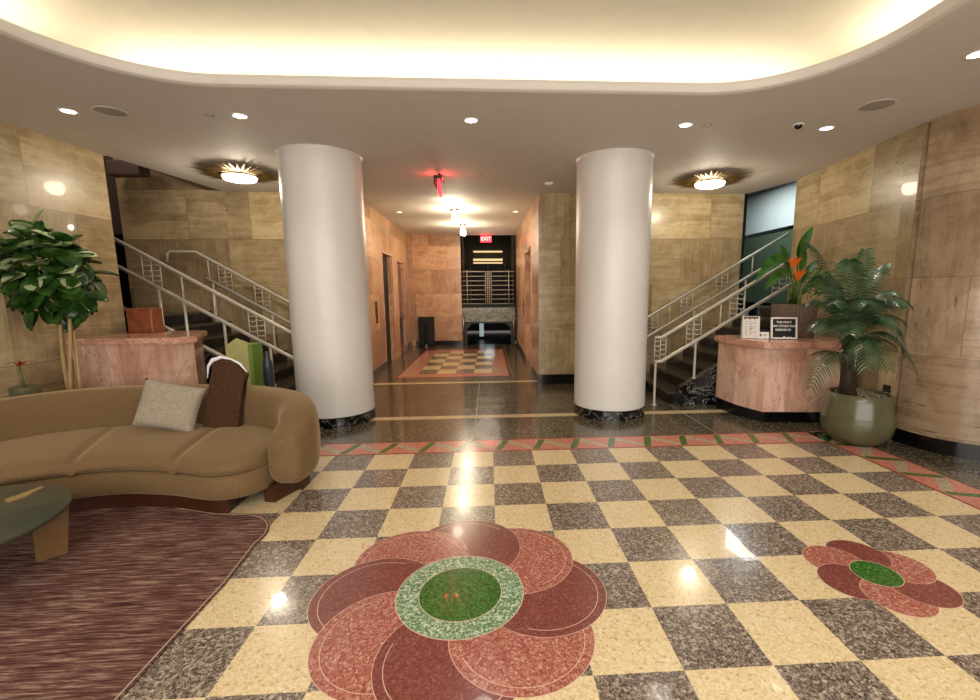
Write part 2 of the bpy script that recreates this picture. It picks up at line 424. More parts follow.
# ------------------------------------------------------------------ walls with metric UVs
def wall(name, segs, mat, kind='structure', thick=.12, flip=False):
    """segs: list of (polyline pts, z0, z1, u0)"""
    bm = new(); L = bm.loops.layers.uv.new('UVMap')
    for pts, z0, z1, u0 in segs:
        u = u0; n = len(pts)
        # normals for thickness
        offs = []
        for i in range(n):
            a = Vector(pts[max(i-1, 0)]); b = Vector(pts[min(i+1, n-1)]); t = (b-a).normalized()
            offs.append(Vector((-t.y, t.x))*thick*(-1 if flip else 1))
        for i in range(n-1):
            p, q = Vector(pts[i]), Vector(pts[i+1]); l = (q-p).length
            po, qo = p+offs[i], q+offs[i+1]
            def quad(a, b, c, d, uvs):
                f = bm.faces.new([bm.verts.new(x) for x in (a, b, c, d)])
                for lp, w in zip(f.loops, uvs): lp[L].uv = w
            quad((*p, z0), (*q, z0), (*q, z1), (*p, z1), [(u, z0), (u+l, z0), (u+l, z1), (u, z1)])
            quad((*po, z0), (*qo, z0), (*qo, z1), (*po, z1), [(u, z0), (u+l, z0), (u+l, z1), (u, z1)])
            quad((*p, z1), (*q, z1), (*qo, z1), (*po, z1), [(u, z1), (u+l, z1), (u+l, z1+thick), (u, z1+thick)])
            quad((*p, z0), (*q, z0), (*qo, z0), (*po, z0), [(u, z0), (u+l, z0), (u+l, z0+thick), (u, z0+thick)])
            if i == 0: quad((*p, z0), (*po, z0), (*po, z1), (*p, z1), [(u, z0), (u+thick, z0), (u+thick, z1), (u, z1)])
            if i == n-2: quad((*q, z0), (*qo, z0), (*qo, z1), (*q, z1), [(u+l, z0), (u+l+thick, z0), (u+l+thick, z1), (u+l, z1)])
            u += l
    bmesh.ops.remove_doubles(bm, verts=bm.verts[:], dist=.0005)
    o = mesh(name, bm, mat, smooth=True, angle=.6)
    if kind: tag(o, kind=kind)
    return o
BY = 7.92
# right wall: straight run, then a rounded corner turning away to the right
rw = [(4.71, 6.95), (4.40, 4.60)]
wall('wall_right', [(rw, .0, H, 0)], M['trav'])
rc = [(4.39, 4.52), (4.385, 4.42)]+arc(5.03, 4.42, .645, PI, 1.5*PI, 14)[1:]+[(7.3, 3.775)]
wall('wall_right_curved', [(rc, 0, H, .3)], M['travr'])
wall('trim_1', [([(4.41, 4.60), (4.44, 4.56), (4.39, 4.52)], 0, H, 0)], M['travr'], thick=.1)
# back wall right of corridor with corridor pier
wall('wall_back_right', [([(4.45, BY), (.87, BY)], 0, H, 0.05)], M['trav'], flip=True)
wall('wall_back_left', [([(-2.24, BY), (-4.25, BY)], 0, H, .05)], M['trav'], flip=True)
wall('wall_stair_left', [([(-4.25, BY+.02), (-5.92, BY+.02)], 0, 4.7, 0)], M['travd'], flip=True)
wall('wall_left', [([(-4.6, 4.62), (-4.56, 5.97)], 0, H, 0.25), ([(-4.8, 4.35), (-4.66, 4.5), (-4.6, 4.62)], 0, H, 0), ([(-5.9, 4.3), (-4.8, 4.35)], 0, H, 0)], M['trav'])
# corridor
wall('wall_corridor_right', [([(.87, 8.04), (.87, 9.35)], 0, 3.40, 0), ([(.87, 10.7), (.87, 14.3)], 0, 3.40, 2.4), ([(.87, 9.35), (.87, 10.7)], 2.5, 3.40, 1.3)], M['corr'], flip=True)
CX = lambda y: -2.23-.19*(y-8.04)/6.26
wall('wall_corridor_left', [([(CX(8.04), 8.04), (CX(10.2), 10.2)], 0, 3.40, 0), ([(CX(11.15), 11.15), (CX(12.1), 12.1)], 0, 3.40, 3.1), ([(CX(13.0), 13.0), (CX(14.3), 14.3)], 0, 3.40, 4.95),
      ([(CX(10.2), 10.2), (CX(11.15), 11.15)], 2.5, 3.40, 2.15), ([(CX(12.1), 12.1), (CX(13.0), 13.0)], 2.44, 3.40, 3.95)], M['corr'])
wall('wall_corridor_end', [([(-.84, 14.3), (-2.5, 14.3)], 0, 3.40, .2)], M['corr'], flip=True)
# baseboards
bb = lambda name, segs, flip=False, t=.02: wall(name, [(p, .0, z, 0) for p, z in segs], M['black'], thick=t, flip=flip)
bb('baseboard_right', [([(4.695, 6.95), (4.385, 4.60)], .15)])
bb('baseboard_right_curved', [([(4.375, 4.53), (4.37, 4.42)]+arc(5.03, 4.42, .66, PI, 1.5*PI, 14)[1:]+[(7.3, 3.76)], .15)])
bb('baseboard_back_right', [([(2.5, BY-.012), (.858, BY-.012)], .17)], True)
bb('baseboard_back_left', [([(-2.29, BY-.012), (-2.6, BY-.012)], .17)], True)
bb('baseboard_left', [([(-4.585, 4.62), (-4.545, 5.97)], .15)])
bb('baseboard_corridor_right', [([(.858, 7.91), (.858, 9.35)], .14), ([(.858, 10.7), (.858, 14.28)], .14)], True)
bb('baseboard_corridor_left', [([(CX(7.92)+.012, 7.92), (CX(10.2)+.012, 10.2)], .14), ([(CX(13.0)+.012, 13.0), (CX(14.28)+.012, 14.28)], .14)])
bb('baseboard_corridor_end', [([(-.84, 14.288), (-2.29, 14.288)], .14)], True)

# ------------------------------------------------------------------ ceiling with the cove opening
def rrect(x0, x1, y0, y1, r, n=14):
    return arc(x1-r, y0+r, r, -PI/2, 0, n)+arc(x1-r, y1-r, r, 0, PI/2, n)+arc(x0+r, y1-r, r, PI/2, PI, n)+arc(x0+r, y0+r, r, PI, 1.5*PI, n)
hx0, hx1, hy0, hy1 = -3.12, 2.83, -2.4, 4.07
def hole(off, r=1.0): return rrect(hx0+off, hx1-off, hy0+off, hy1-off, r-off)
bm = new()
outer = [(-6.1, -3.7), (7.3, -3.7), (7.3, 4.6), (4.75, 6.93), (4.48, BY), (4.48, 8.05), (.87, 8.05), (-2.3, 8.05), (-4.25, 8.05), (-4.25, BY), (-4.52, 5.98), (-6.1, 5.98)]
ov = [bm.verts.new((x, y, H)) for x, y in outer]
hv = [bm.verts.new((x, y, H)) for x, y in hole(0)]
es = [bm.edges.new((a[i], a[(i+1) % len(a)])) for a in (ov, hv) for i in range(len(a))]
bmesh.ops.triangle_fill(bm, edges=es, use_beauty=True)
prev = hv
for off, z in ((.02, 3.282), (.04, 3.295), (.05, 3.315), (.05, 3.345), (.04, 3.365), (.02, 3.375), (-.02, 3.378), (-.95, 3.378)):
    cur = [bm.verts.new((x, y, z)) for x, y in (hole(off) if off > -.5 else rrect(hx0-.95, hx1+.95, hy0-.95, hy1+.95, 1.5))]
    for i in range(len(cur)): bm.faces.new((prev[i], prev[(i+1) % len(cur)], cur[(i+1) % len(cur)], cur[i]))
    prev = cur
tag(mesh('ceiling', bm, M['ceil'], smooth=True, angle=.5), kind='structure')
bm = new(); prev = None
for k, (off, z) in enumerate(((-.95, 3.379), (-.95, 3.50), (-.90, 3.60), (-.80, 3.69), (-.65, 3.75), (-.45, 3.78), (-.1, 3.79))):
    o_ = -off
    cur = [bm.verts.new((x, y, z)) for x, y in rrect(hx0-o_, hx1+o_, hy0-o_, hy1+o_, 1.5 if o_ > .9 else 1.45-(.95-o_)*.5)]
    if prev:
        for i in range(len(cur)): bm.faces.new((prev[i], prev[(i+1) % len(cur)], cur[(i+1) % len(cur)], cur[i]))
    prev = cur
bm.faces.new(prev)
tag(mesh('ceiling_cove', bm, M['cove'], smooth=True, angle=.5), kind='structure')
bm = new()
for f in ([(-2.5, 8.02, 3.285), (.99, 8.02, 3.285), (.99, 14.42, 3.39), (-2.6, 14.42, 3.39)],):
    bm.faces.new([bm.verts.new(v) for v in f])
tag(mesh('ceiling_corridor', bm, M['ceil']), kind='structure')

# walls behind the camera
bm = new(); box(bm, -6.1, 7.3, -3.8, -3.7, 0, H); tag(mesh('wall_front', bm, M['ceil']), kind='structure')
bm = new(); box(bm, -6.0, -5.9, -3.7, 4.3, 0, H); tag(mesh('wall_left_far', bm, M['travr']), kind='structure')
bm = new(); box(bm, 7.2, 7.3, -3.7, 3.78, 0, H); tag(mesh('wall_right_far', bm, M['travr']), kind='structure')

# ------------------------------------------------------------------ stairwells
# right: pale blue over green wall
bm = new()
box(bm, 6.0, 6.1, 6.4, 11.2, 0, 4.4, mi=0); box(bm, 4.36, 6.1, 11.2, 11.3, 0, 4.4, mi=0)
box(bm, 5.985, 6.0, 6.4, 11.2, 1.3, 2.83, mi=1); box(bm, 4.4, 6, 11.185, 11.2, 1.3, 2.83, mi=1)
box(bm, 5.97, 6.0, 6.4, 11.2, 2.83, 2.89, mi=2); box(bm, 5.97, 6.0, 6.4, 11.2, 1.2, 1.36, mi=2); box(bm, 4.4, 6, 11.17, 11.2, 1.2, 1.36, mi=2); box(bm, 4.4, 6, 11.17, 11.2, 2.83, 2.89, mi=2)
box(bm, 4.72, 6.1, 6.3, 6.4, 0, 4.4, mi=0)
tag(mesh('wall_stair_right', bm, [M['wallwhite'], M['teal'], M['black']]), kind='structure')
bm = new(); box(bm, 4.50, 6.1, 6.3, 11.3, 3.74, 3.84); tag(mesh('ceiling_stair_right', bm, plain('stair_ceiling_greygreen', '#4e5248', .7)), kind='structure')
bm = new(); box(bm, 4.45, 4.50, BY-.01, BY+.13, 0, 3.7); box(bm, 4.48, 4.50, 8.05, 11.2, 0, 4.1); tag(mesh('trim_2', bm, M['black']), kind='structure')
# left: dim
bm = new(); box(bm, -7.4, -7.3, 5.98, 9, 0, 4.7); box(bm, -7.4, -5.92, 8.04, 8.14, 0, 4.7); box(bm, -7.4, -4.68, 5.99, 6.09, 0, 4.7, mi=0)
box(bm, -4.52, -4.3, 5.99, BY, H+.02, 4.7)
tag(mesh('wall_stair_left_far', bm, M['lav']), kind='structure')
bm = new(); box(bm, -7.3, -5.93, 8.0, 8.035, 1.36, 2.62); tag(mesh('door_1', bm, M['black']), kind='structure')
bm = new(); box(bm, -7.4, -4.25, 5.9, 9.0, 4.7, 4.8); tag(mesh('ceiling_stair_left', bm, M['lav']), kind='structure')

# ------------------------------------------------------------------ stairs
SL = .583
def zr(x): return .985+SL*(x-2.44)
def stairs(s, name, label):
    t = empty(name, (s*3.6, 7.05, 0), label, 'staircase')
    def P(x): return s*x-s*3.6
    y0, y1 = 6.33-7.05, BY-.02-7.05
    if s < 0: y1 = BY-7.05
    bm = new()
    for k in range(8):
        xa = 2.6+k*.2916; z = .17*(k+1); xe = 2.6+8*.2916 if k < 7 else (7.2 if s < 0 else 5.95)
        xb = xa+.2916 if k < 7 else xe
        yy = y0
        xs = sorted((P(xa), P(xb)))
        y1k = y1-.01
        if k < 7: box(bm, xs[0], xs[1], yy, y1k, 0, z-.03, mi=1)
        else: box(bm, xs[0], xs[1], (7.10-7.05) if s > 0 else (6.12-7.05), y1k, z-.2, z-.03, mi=1)
        xs = sorted((P(xa-.02), P(xb)))
        box(bm, xs[0], xs[1], yy if k < 7 else ((7.10-7.05) if s > 0 else (6.12-7.05)), y1k, z-.03, z, mi=0)
    mesh('steps', bm, [M['steptop'], M['black']], t)
    # cheek of black marble
    bm = new(); xe = 4.44 if s > 0 else 4.9
    pts = [(P(2.72), 0), (P(2.72), .26), (P(xe), .26+SL*(xe-2.72)), (P(xe), 0)]
    prism(bm, pts, 6.20-7.05, 6.325-7.05, axis='y')
    mesh('stringer', bm, M['blackm'], t)
    return t
stairs(1, 'staircase', 'dark stone staircase climbing right behind the rose marble desk with the signs')
stairs(-1, 'staircase', 'dark stone staircase climbing left behind the tan sofa')
def railing(s, name, label, xs0, xe, Y, lad, bars, posts, flatstart=True, off2=.345, low=None, endpost=False, topflat=None):
    t = empty(name, (s*xs0, Y, 0), label, 'stair railing')
    Q = lambda x, z: (s*x-s*xs0, 0, z)
    bm = new()
    up = ([Q(xs0-.1, zr(xs0))] if flatstart else [])+[Q(xs0, zr(xs0)), Q(xe, zr(xe))]
    if topflat: up = up+[Q(xe+topflat*.9, zr(xe)+.01), Q(xe+topflat, zr(xe)-.03), Q(xe+topflat+.02, zr(xe)-.16)]
    tube(bm, up, .024, 10); mesh('top_rail', bm, M['steel'], t, True)
    bm = new(); xe2 = xe-.12 if topflat else xe
    up = ([Q(xs0-.1, zr(xs0)-off2)] if flatstart else [])+[Q(xs0, zr(xs0)-off2), Q(xe2, zr(xe2)-off2)]
    tube(bm, up, .024, 10); mesh('lower_rail', bm, M['steel'], t, True)
    if low:
        bm = new(); a, b = low
        tube(bm, [Q(a, .30+SL*(a-2.72)), Q(b, .30+SL*(b-2.72))], [.03, .018], 10); mesh('foot_rail', bm, M['steel'], t, True)
    for a, b in lad:      # small ladder panels
        bm = new(); n = 3
        for i in range(3):
            x = a+(b-a)*i/2
            zz = zr(max(x, xs0))
            tube(bm, [Q(x, zz), Q(x, zz-off2)], .007, 6)
        for j in range(1, 5):
            d = off2*j/5
            for i in range(2):
                xa, xb = a+(b-a)*i/2, a+(b-a)*(i+1)/2
                za, zb = zr(max(xa, xs0))-d, zr(max(xb, xs0))-d
                zm = (za+zb)/2+.02
                tube(bm, [Q(xa, zm), Q((xa+xb)/2, zm-.012), Q(xb, zm)], .006, 5)
        mesh('ladder_panel', bm, M['steel'], t, True)
    for x in bars:
        bm = new(); tube(bm, [Q(x, zr(max(x, xs0))), Q(x, zr(max(x, xs0))-off2)], .011, 8); mesh('baluster', bm, M['steel'], t, True)
    for x, z0 in posts:
        bm = new(); tube(bm, [Q(x, z0), Q(x, z0+.015), Q(x, z0+.016), Q(x, zr(max(x, xs0))-off2)], [.035, .035, .016, .016], 12)
        mesh('post', bm, M['steel'], t, True)
    if endpost:
        bm = new(); tube(bm, [Q(xe, zr(xe)), Q(xe, zr(xe)-off2)], .016, 8); mesh('baluster', bm, M['steel'], t, True)
    return t
st = lambda x: .26+SL*(x-2.72)
railing(1, 'stair_railing', 'front steel railing of the right stairs, ending beside the desk signs', 2.44, 4.42, 6.25,
        [(2.34, 2.50), (2.79, 3.0), (3.40, 3.61), (4.0, 4.2)], [3.27], [(2.36, .0), (2.93, st(2.93)), (3.6, st(3.6))])
def stepz(x): return .17*max(0, min(8, int((x-2.6)/.2916)+1)) if x > 2.6 else 0
railing(1, 'stair_railing', 'rear steel railing of the right stairs, along the travertine wall', 2.60, 5.2, 7.80,
        [(2.75, 2.95), (3.36, 3.56), (3.97, 4.17)], [3.16, 4.6], [(2.66, stepz(2.66)), (3.6, stepz(3.6)), (4.5, stepz(4.5))])
railing(-1, 'stair_railing', 'front steel railing of the left stairs, above the rose marble counter', 2.44, 4.80, 6.25,
        [(2.34, 2.5), (3.0, 3.2), (4.25, 4.47)], [3.62, 4.0], [(2.36, 0), (2.95, st(2.95)), (3.52, st(3.52)), (4.0, st(4.0)), (4.3, st(4.3))], low=(3.28, 4.66), endpost=True)
railing(-1, 'stair_railing', 'rear steel railing of the left stairs with a curved upper end', 2.60, 4.72, 7.80,
        [(3.05, 3.25), (3.62, 3.85), (4.2, 4.4)], [4.55], [(2.66, stepz(2.66)), (3.6, stepz(3.6)), (4.5, stepz(4.5))], topflat=.45)

# ------------------------------------------------------------------ columns
for x, y, lab in ((-2.01, 5.93, 'round white column beside the sofa with black marble foot'), (1.62, 5.96, 'round white column on black marble foot near the right stairs')):
    t = empty('column', (x, y, 0), lab, 'column', 'white round columns')
    bm = new(); lathe(bm, [(0, .115), (.452, .115), (.472, .13), (.472, 3.24), (.475, 3.262), (.485, 3.279), (0, 3.279)], 72); mesh('shaft', bm, M['white'], t, True, .6)
    bm = new(); lathe(bm, [(0, .0), (.48, .0), (.48, .118), (.44, .13), (0, .13)], 72); mesh('foot', bm, M['blackm'], t, True, .6)
    del t['group']

# ------------------------------------------------------------------ right desk
def loc(pts, cx, cy): return [(x-cx, y-cy) for x, y in pts]
def desk(name, label, body, top, kick, zt, tz, topm, bodym):
    cx = sum(p[0] for p in body)/len(body); cy = sum(p[1] for p in body)/len(body)
    t = empty(name, (cx, cy, 0), label, 'desk')
    bm = new(); prism(bm, loc(kick, cx, cy), 0, .145); mesh('toe_kick', bm, M['black'], t)
    bm = new(); prism(bm, loc(body, cx, cy), .14, zt-tz); mesh('body', bm, bodym, t)
    bm = new(); prism(bm, loc(top, cx, cy), zt-tz, zt)
    bmesh.ops.bevel(bm, geom=[e for e in bm.edges if abs(e.verts[0].co.z-e.verts[1].co.z) < 1e-4], offset=.015, segments=2, affect='EDGES')
    mesh('counter_top', bm, topm, t, True, .7)
    return t, (cx, cy)
rb = [(3.20, 6.12), (3.22, 5.68), (3.36, 5.27), (4.42, 5.16), (4.53, 6.14)]
rt = [(3.15, 6.16), (3.17, 5.63), (3.30, 5.22), (4.43, 5.10), (4.56, 6.18)]
rk = [(3.18, 6.10), (3.22, 5.70), (3.40, 5.32), (4.42, 5.22), (4.52, 6.12)]
rk = [(x, y-.03) for x, y in rk]
desk('reception_desk', 'faceted rose marble desk with a thick top and black toe kick', rb, rt, rk, 1.015, .085, M['pinkt'], M['pinkm'])
lb = [(-4.50, 5.12), (-3.46, 5.14), (-3.34, 5.30), (-3.74, 6.12), (-4.52, 6.12)]
lt = [(-4.53, 5.08), (-3.43, 5.10), (-3.29, 5.29), (-3.69, 6.15), (-4.53, 6.15)]
desk('reception_desk', 'rose marble counter against the left wall behind the sofa', lb, lt, [(x*.998, y+.02) for x, y in lb], 1.17, .075, M['pinkt'], M['pinkm'])
bm = new(); box(bm, -.15, .15, -.1, .1, 0, .30, bev=.012)
o = mesh('stone_block', bm, M['redbox']); o.location = (-4.30, 5.95, 1.171); tag(o, 'red brown stone block standing on the left marble counter', 'block')

# signs on the desk
ZD = 1.0155
def textmesh(name, s, size, mat, parent, loc, M4=None, bold=0):
    cu = bpy.data.curves.new(name, 'FONT'); cu.body = s; cu.size = size; cu.align_x = 'CENTER'; cu.align_y = 'CENTER'; cu.extrude = .0006; cu.offset = bold
    to = bpy.data.objects.new('tmp', cu); C.objects.link(to)
    dg = bpy.context.evaluated_depsgraph_get(); me = bpy.data.meshes.new_from_object(to.evaluated_get(dg))
    bpy.data.objects.remove(to)
    me.name = name; me.materials.clear(); me.materials.append(mat)
    o = bpy.data.objects.new(name, me); C.objects.link(o); o.parent = parent; o.location = loc; o.rotation_euler = (PI/2, 0, 0)
    return o
def tilted(name, loc, label, cat, w, h, rz, tilt):
    t = bpy.data.objects.new(name, None); C.objects.link(t); t.location = loc; t.rotation_euler = (-tilt, 0, rz); tag(t, label, cat); return t
t = tilted('letter_board', (3.70, 5.47, ZD+.005), 'black letter board in a white frame leaning on the desk', 'letter board', .3, .27, -.28, .2)
bm = new(); w, h = .15, .275
for a in ((-w, w, 0, .02), (-w, w, h-.02, h), (-w, -w+.02, 0, h), (w-.02, w, 0, h)): box(bm, a[0], a[1], -.012, .012, a[2], a[3], bev=.002)
mesh('frame', bm, M['frame'], t)
bm = new(); box(bm, -w+.01, w-.01, -.002, .008, .01, h-.01); mesh('board', bm, M['blackmatte'], t)
for z, s, sz, dx in ((.212, 'THE ONLY', .036, 0), (.163, 'NO OTHER FUN', .036, 0), (.115, 'RESIDENTS', .036, -.01)):
    textmesh('lettering', s, sz, M['frame'], t, (dx, -.004, z), bold=.0012)
bm = new(); box(bm, -.01, .012, -.006, -.002, .02, .035); box(bm, .03, .09, -.004, -.002, .022, .027); mesh('lettering', bm, M['frame'], t)
t = tilted('paper_sign', (3.36, 5.62, ZD+.004), 'white printed notice with a photo strip at its top, left of the letter board', 'notice', .2, .3, -.3, .16)
bm = new(); box(bm, -.10, .10, -.003, .003, 0, .285); mesh('sheet', bm, M['paper'], t)
bm = new()
for k in range(6): box(bm, -.085+k*.028, -.085+k*.028+.024, -.005, -.003, .245+.01*(k % 2), .278)
mesh('photo_strip', bm, M['brownf'], t)
bm = new()
for k in range(9):
    for j in range(3 if k % 3 else 2):
        x = -.075+j*.05; box(bm, x, x+.03+.01*((k*j) % 2), -.0045, -.003, .05+k*.02, .055+k*.02)
box(bm, -.012, .016, -.0045, -.003, .125, .137)
mesh('printed_lines', bm, M['ink'], t)
t = tilted('name_card', (3.49, 5.56, ZD+.003), 'small white card standing between the notice and the letter board', 'card', .12, .08, -.25, .2)
bm = new(); box(bm, -.065, .065, -.002, .002, 0, .085); mesh('card', bm, M['frame'], t)
bm = new(); box(bm, -.045, -.02, -.004, -.002, .03, .065); box(bm, -.005, .045, -.004, -.002, .05, .056); box(bm, -.005, .035, -.004, -.002, .035, .04); mesh('printed_mark', bm, M['ink'], t)

# ------------------------------------------------------------------ plants
def frond(bm, base, tip, lift, nl=26, ll=.2, w=.011, droop=.5, mi_=0):
    base, tip = Vector(base), Vector(tip); ctl = (base*.45+tip*.55)+Vector((0, 0, lift))
    pts = []
    for i in range(15):
        t = i/14; pts.append(base*(1-t)**2+ctl*2*t*(1-t)+tip*t*t)
    tube(bm, pts, [.009*(1-.8*i/14) for i in range(15)], 5)
    for k in range(nl):
        t = .16+.84*k/(nl-1); p = base*(1-t)**2+ctl*2*t*(1-t)+tip*t*t
        tg = ((ctl-base)*2*(1-t)+(tip-ctl)*2*t).normalized()
        side = tg.cross(Vector((0, 0, 1)))
        if side.length < .1: side = Vector((1, 0, 0))
        side.normalize()
        l = ll*(.45+.75*math.sin(PI*min(1, t*.95+.08)))*random.uniform(.9, 1.1)
        for s in (-1, 1):
            d = (side*s*.85+tg*.6+Vector((0, 0, .15))).normalized()
            nrm = d.cross(tg).normalized(); wd = tg
            a = p; prevp = None
            for j in range(4):
                u = j/3; q = p+d*l*u+Vector((0, 0, -droop*l*u*u)); ww = w*(1-u**2)+.0008 if j else w*.4
                cur = (bm.verts.new(q-wd*ww), bm.verts.new(q+wd*ww))
                if prevp: bm.faces.new((prevp[0], prevp[1], cur[1], cur[0]))
                prevp = cur
def wx(y): return 4.40+.132*(y-4.6)-.04 if y > 4.5 else (4.34 if y > 4.25 else 4.5)
t = empty('potted_palm', (3.97, 4.55, 0), 'potted palm with arching feathery fronds beside the desk', 'potted plant')
bm = new(); lathe(bm, [(0, 0), (.20, 0), (.25, .02), (.31, .10), (.335, .20), (.325, .32), (.295, .46), (.283, .53), (.275, .538), (.262, .53), (.262, .49), (0, .49)], 64)
mesh('pot', bm, M['pot'], t, True, .8)
bm = new()
for i in range(150):
    a, r = random.uniform(0, 2*PI), .24*math.sqrt(random.random())
    s = random.uniform(.012, .022); g = bmesh.ops.create_icosphere(bm, subdivisions=1, radius=s)
    for v in g['verts']: v.co = Vector((v.co.x*1.3+r*math.cos(a), v.co.y+r*math.sin(a), v.co.z*.7+.497+random.uniform(0, .02)))
mesh('pebbles', bm, M['peb'], t, True)['kind'] = 'stuff'
bm = new(); tube(bm, [(-.13, 0, .49), (-.15, 0, .7), (-.18, .0, .95), (-.2, 0, 1.25)], [.085, .07, .06, .04], 12)
for i in range(16): tube(bm, [(-.13-i*.004+.05*math.cos(i*2.4), .05*math.sin(i*2.4), .52+i*.04), (-.13-i*.004+.085*math.cos(i*2.4), .085*math.sin(i*2.4), .57+i*.04)], [.02, .006], 5)
mesh('trunk', bm, M['trunk'], t, True)
tips = [(-.58, .18, 2.12, .30, 1.3), (-.58, -.05, 1.78, .28, 1.25), (-.70, -.15, 1.23, .38, 1.15), (-.70, -.2, .66, .50, .95), (-.62, -.3, 1.50, .33, 1.2), (-.55, -.45, 1.22, .40, 1.15),
        (-.38, -.48, .90, .50, 1.05), (-.14, -.48, .88, .50, 1.05), (.28, -.35, .80, .62, 1.1), (.16, -.28, 1.15, .45, 1.15), (.12, -.15, 1.60, .30, 1.25), (.08, -.05, 1.88, .2, 1.3),
        (-.06, .05, 2.03, .15, 1.3), (-.40, -.45, 1.50, .35, 1.25), (.22, -.15, 1.48, .3, 1.2), (-.42, -.2, 1.92, .22, 1.3), (-.10, -.5, 1.25, .42, 1.2),
        (-.3, .25, 1.8, .2, 1.25), (.0, -.42, 1.5, .35, 1.25), (-.5, .2, 1.5, .3, 1.2)]
for tx, ty, tz, lift, bz in tips:
    bm = new(); frond(bm, (-.2, 0, bz-.12), (tx, ty, tz), lift, nl=24, ll=.215, w=.0115, droop=.6)
    for v in bm.verts:
        lim = wx(v.co.y+4.55)-3.97
        if v.co.x > lim: v.co.x = lim-.01*random.random()
        if v.co.z < .56 and math.hypot(v.co.x, v.co.y) < .36: v.co.z = .56
    mesh('frond', bm, M['palm'], t, True)
# bird of paradise on the desk
PX, PY = 4.07, 5.86
t = empty('potted_bird_of_paradise', (PX, PY, ZD), 'bird of paradise plant with orange flowers in a ribbed grey planter on the desk', 'potted plant')
bm = new(); lathe(bm, [(0, 0), (.235, 0), (.25, .015), (.265, .42), (.262, .43), (.24, .43), (.24, .39), (0, .39)], 180, ribs=45, amp=.004); mesh('planter', bm, M['planter'], t, True, .8)
bm = new(); lathe(bm, [(.238, .39), (.15, .41), (0, .415)], 32); mesh('soil', bm, M['soil'], t, True)
def bleaf(bm, base, mid, tip, w, nrm=(0, -1, 0), n=10, fold=.15):
    base, mid, tip = Vector(base), Vector(mid), Vector(tip); nrm = Vector(nrm)
    prev = None
    for i in range(n+1):
        u = i/n; p = base*(1-u)**2+mid*2*u*(1-u)+tip*u*u
        tg = ((mid-base)*(1-u)+(tip-mid)*u).normalized(); sd = tg.cross(nrm).normalized(); ww = w*math.sin(PI*min(1, .04+u*.96))**.7*(1-.25*u)
        up = nrm*fold*ww
        cur = [bm.verts.new(p+sd*ww+up), bm.verts.new(p+sd*ww*.5+up*.3), bm.verts.new(p), bm.verts.new(p-sd*ww*.5+up*.3), bm.verts.new(p-sd*ww+up)]
        if prev:
            for j in range(4): bm.faces.new((prev[j], prev[j+1], cur[j+1], cur[j]))
        prev = cur
L = [((-.1, 0, .98), (-.35, -.08, 1.15), (-.62, -.1, .72), .085), ((-.06, -.02, .8), (-.3, -.1, .95), (-.50, -.12, .60), .07),
     ((.0, 0, 1.0), (.03, 0, 1.22), (.16, -.02, 1.43), .075), ((.02, -.04, .85), (.06, -.05, 1.05), (-.04, -.08, 1.27), .07),
     ((.05, -.03, .7), (.12, -.08, .92), (.22, -.1, 1.0), .06), ((-.02, .1, .8), (-.1, .12, 1.1), (-.2, .1, 1.22), .07), ((.05, -.06, .6), (.15, -.12, .8), (.27, -.15, .62), .05)]
for b, m_, e, w in L:
    bm = new(); bleaf(bm, b, m_, e, w, (.1, -.85, .5)); mesh('leaf', bm, M['bop'], t, True)
bm = new()
for b, m_, e, w in L: tube(bm, [(b[0]*.2, b[1]*.5, .40), (b[0]*.5, b[1], b[2]*.7), b], [.014, .011, .008], 6)
for i in range(6): tube(bm, [(random.uniform(-.06, .06), random.uniform(-.06, .06), .4), (random.uniform(-.1, .1), -.05, .85)], [.014, .006], 6)
mesh('stems', bm, M['stem'], t, True)
for fx, fz, n in ((-.17, .96, 1), (-.09, .80, 2)):
    bm = new(); tube(bm, [(-.02, -.05, .4), (fx*.6, -.1, .6), (fx, -.15, fz-.08)], [.008]*3, 6); fl = mesh('flower_stalk', bm, M['stem'], t, True)
    bm = new()
    for k in range(6):
        a = -1.0+k*.42; bleaf(bm, (fx, -.15, fz-.08), (fx+.03*math.sin(a), -.16, fz), (fx+.09*math.sin(a), -.17-.01*k, fz+.03+.06*math.cos(a)), .017)
    mesh('flower', bm, M['orange'], fl, True)
bm = new()
for i in range(90):
    a = Vector((random.gauss(.17, .05), -.15+random.gauss(0, .05), random.gauss(.68, .1)))
    d = Vector((random.uniform(-1, 1), random.uniform(-1, .3), random.uniform(-.6, .6))).normalized()*.05
    bleaf(bm, a, a+d*.5+Vector((0, 0, .01)), a+d, .016, n=3)
for v in bm.verts: v.co.x = min(v.co.x, .36)
mesh('small_leaves', bm, plain('leaf_bright', '#3f7a24', .4, var=.3, nscale=20), t, True)
# trailing sparse stems right of it
bm = new()
for k in range(5):
    frond(bm, (.05, -.05, .55), (.30, -.30-.05*k, .95-.13*k), .25, nl=10, ll=.07, w=.006, droop=.4)
mesh('arching_stems', bm, M['palm'], t, True)
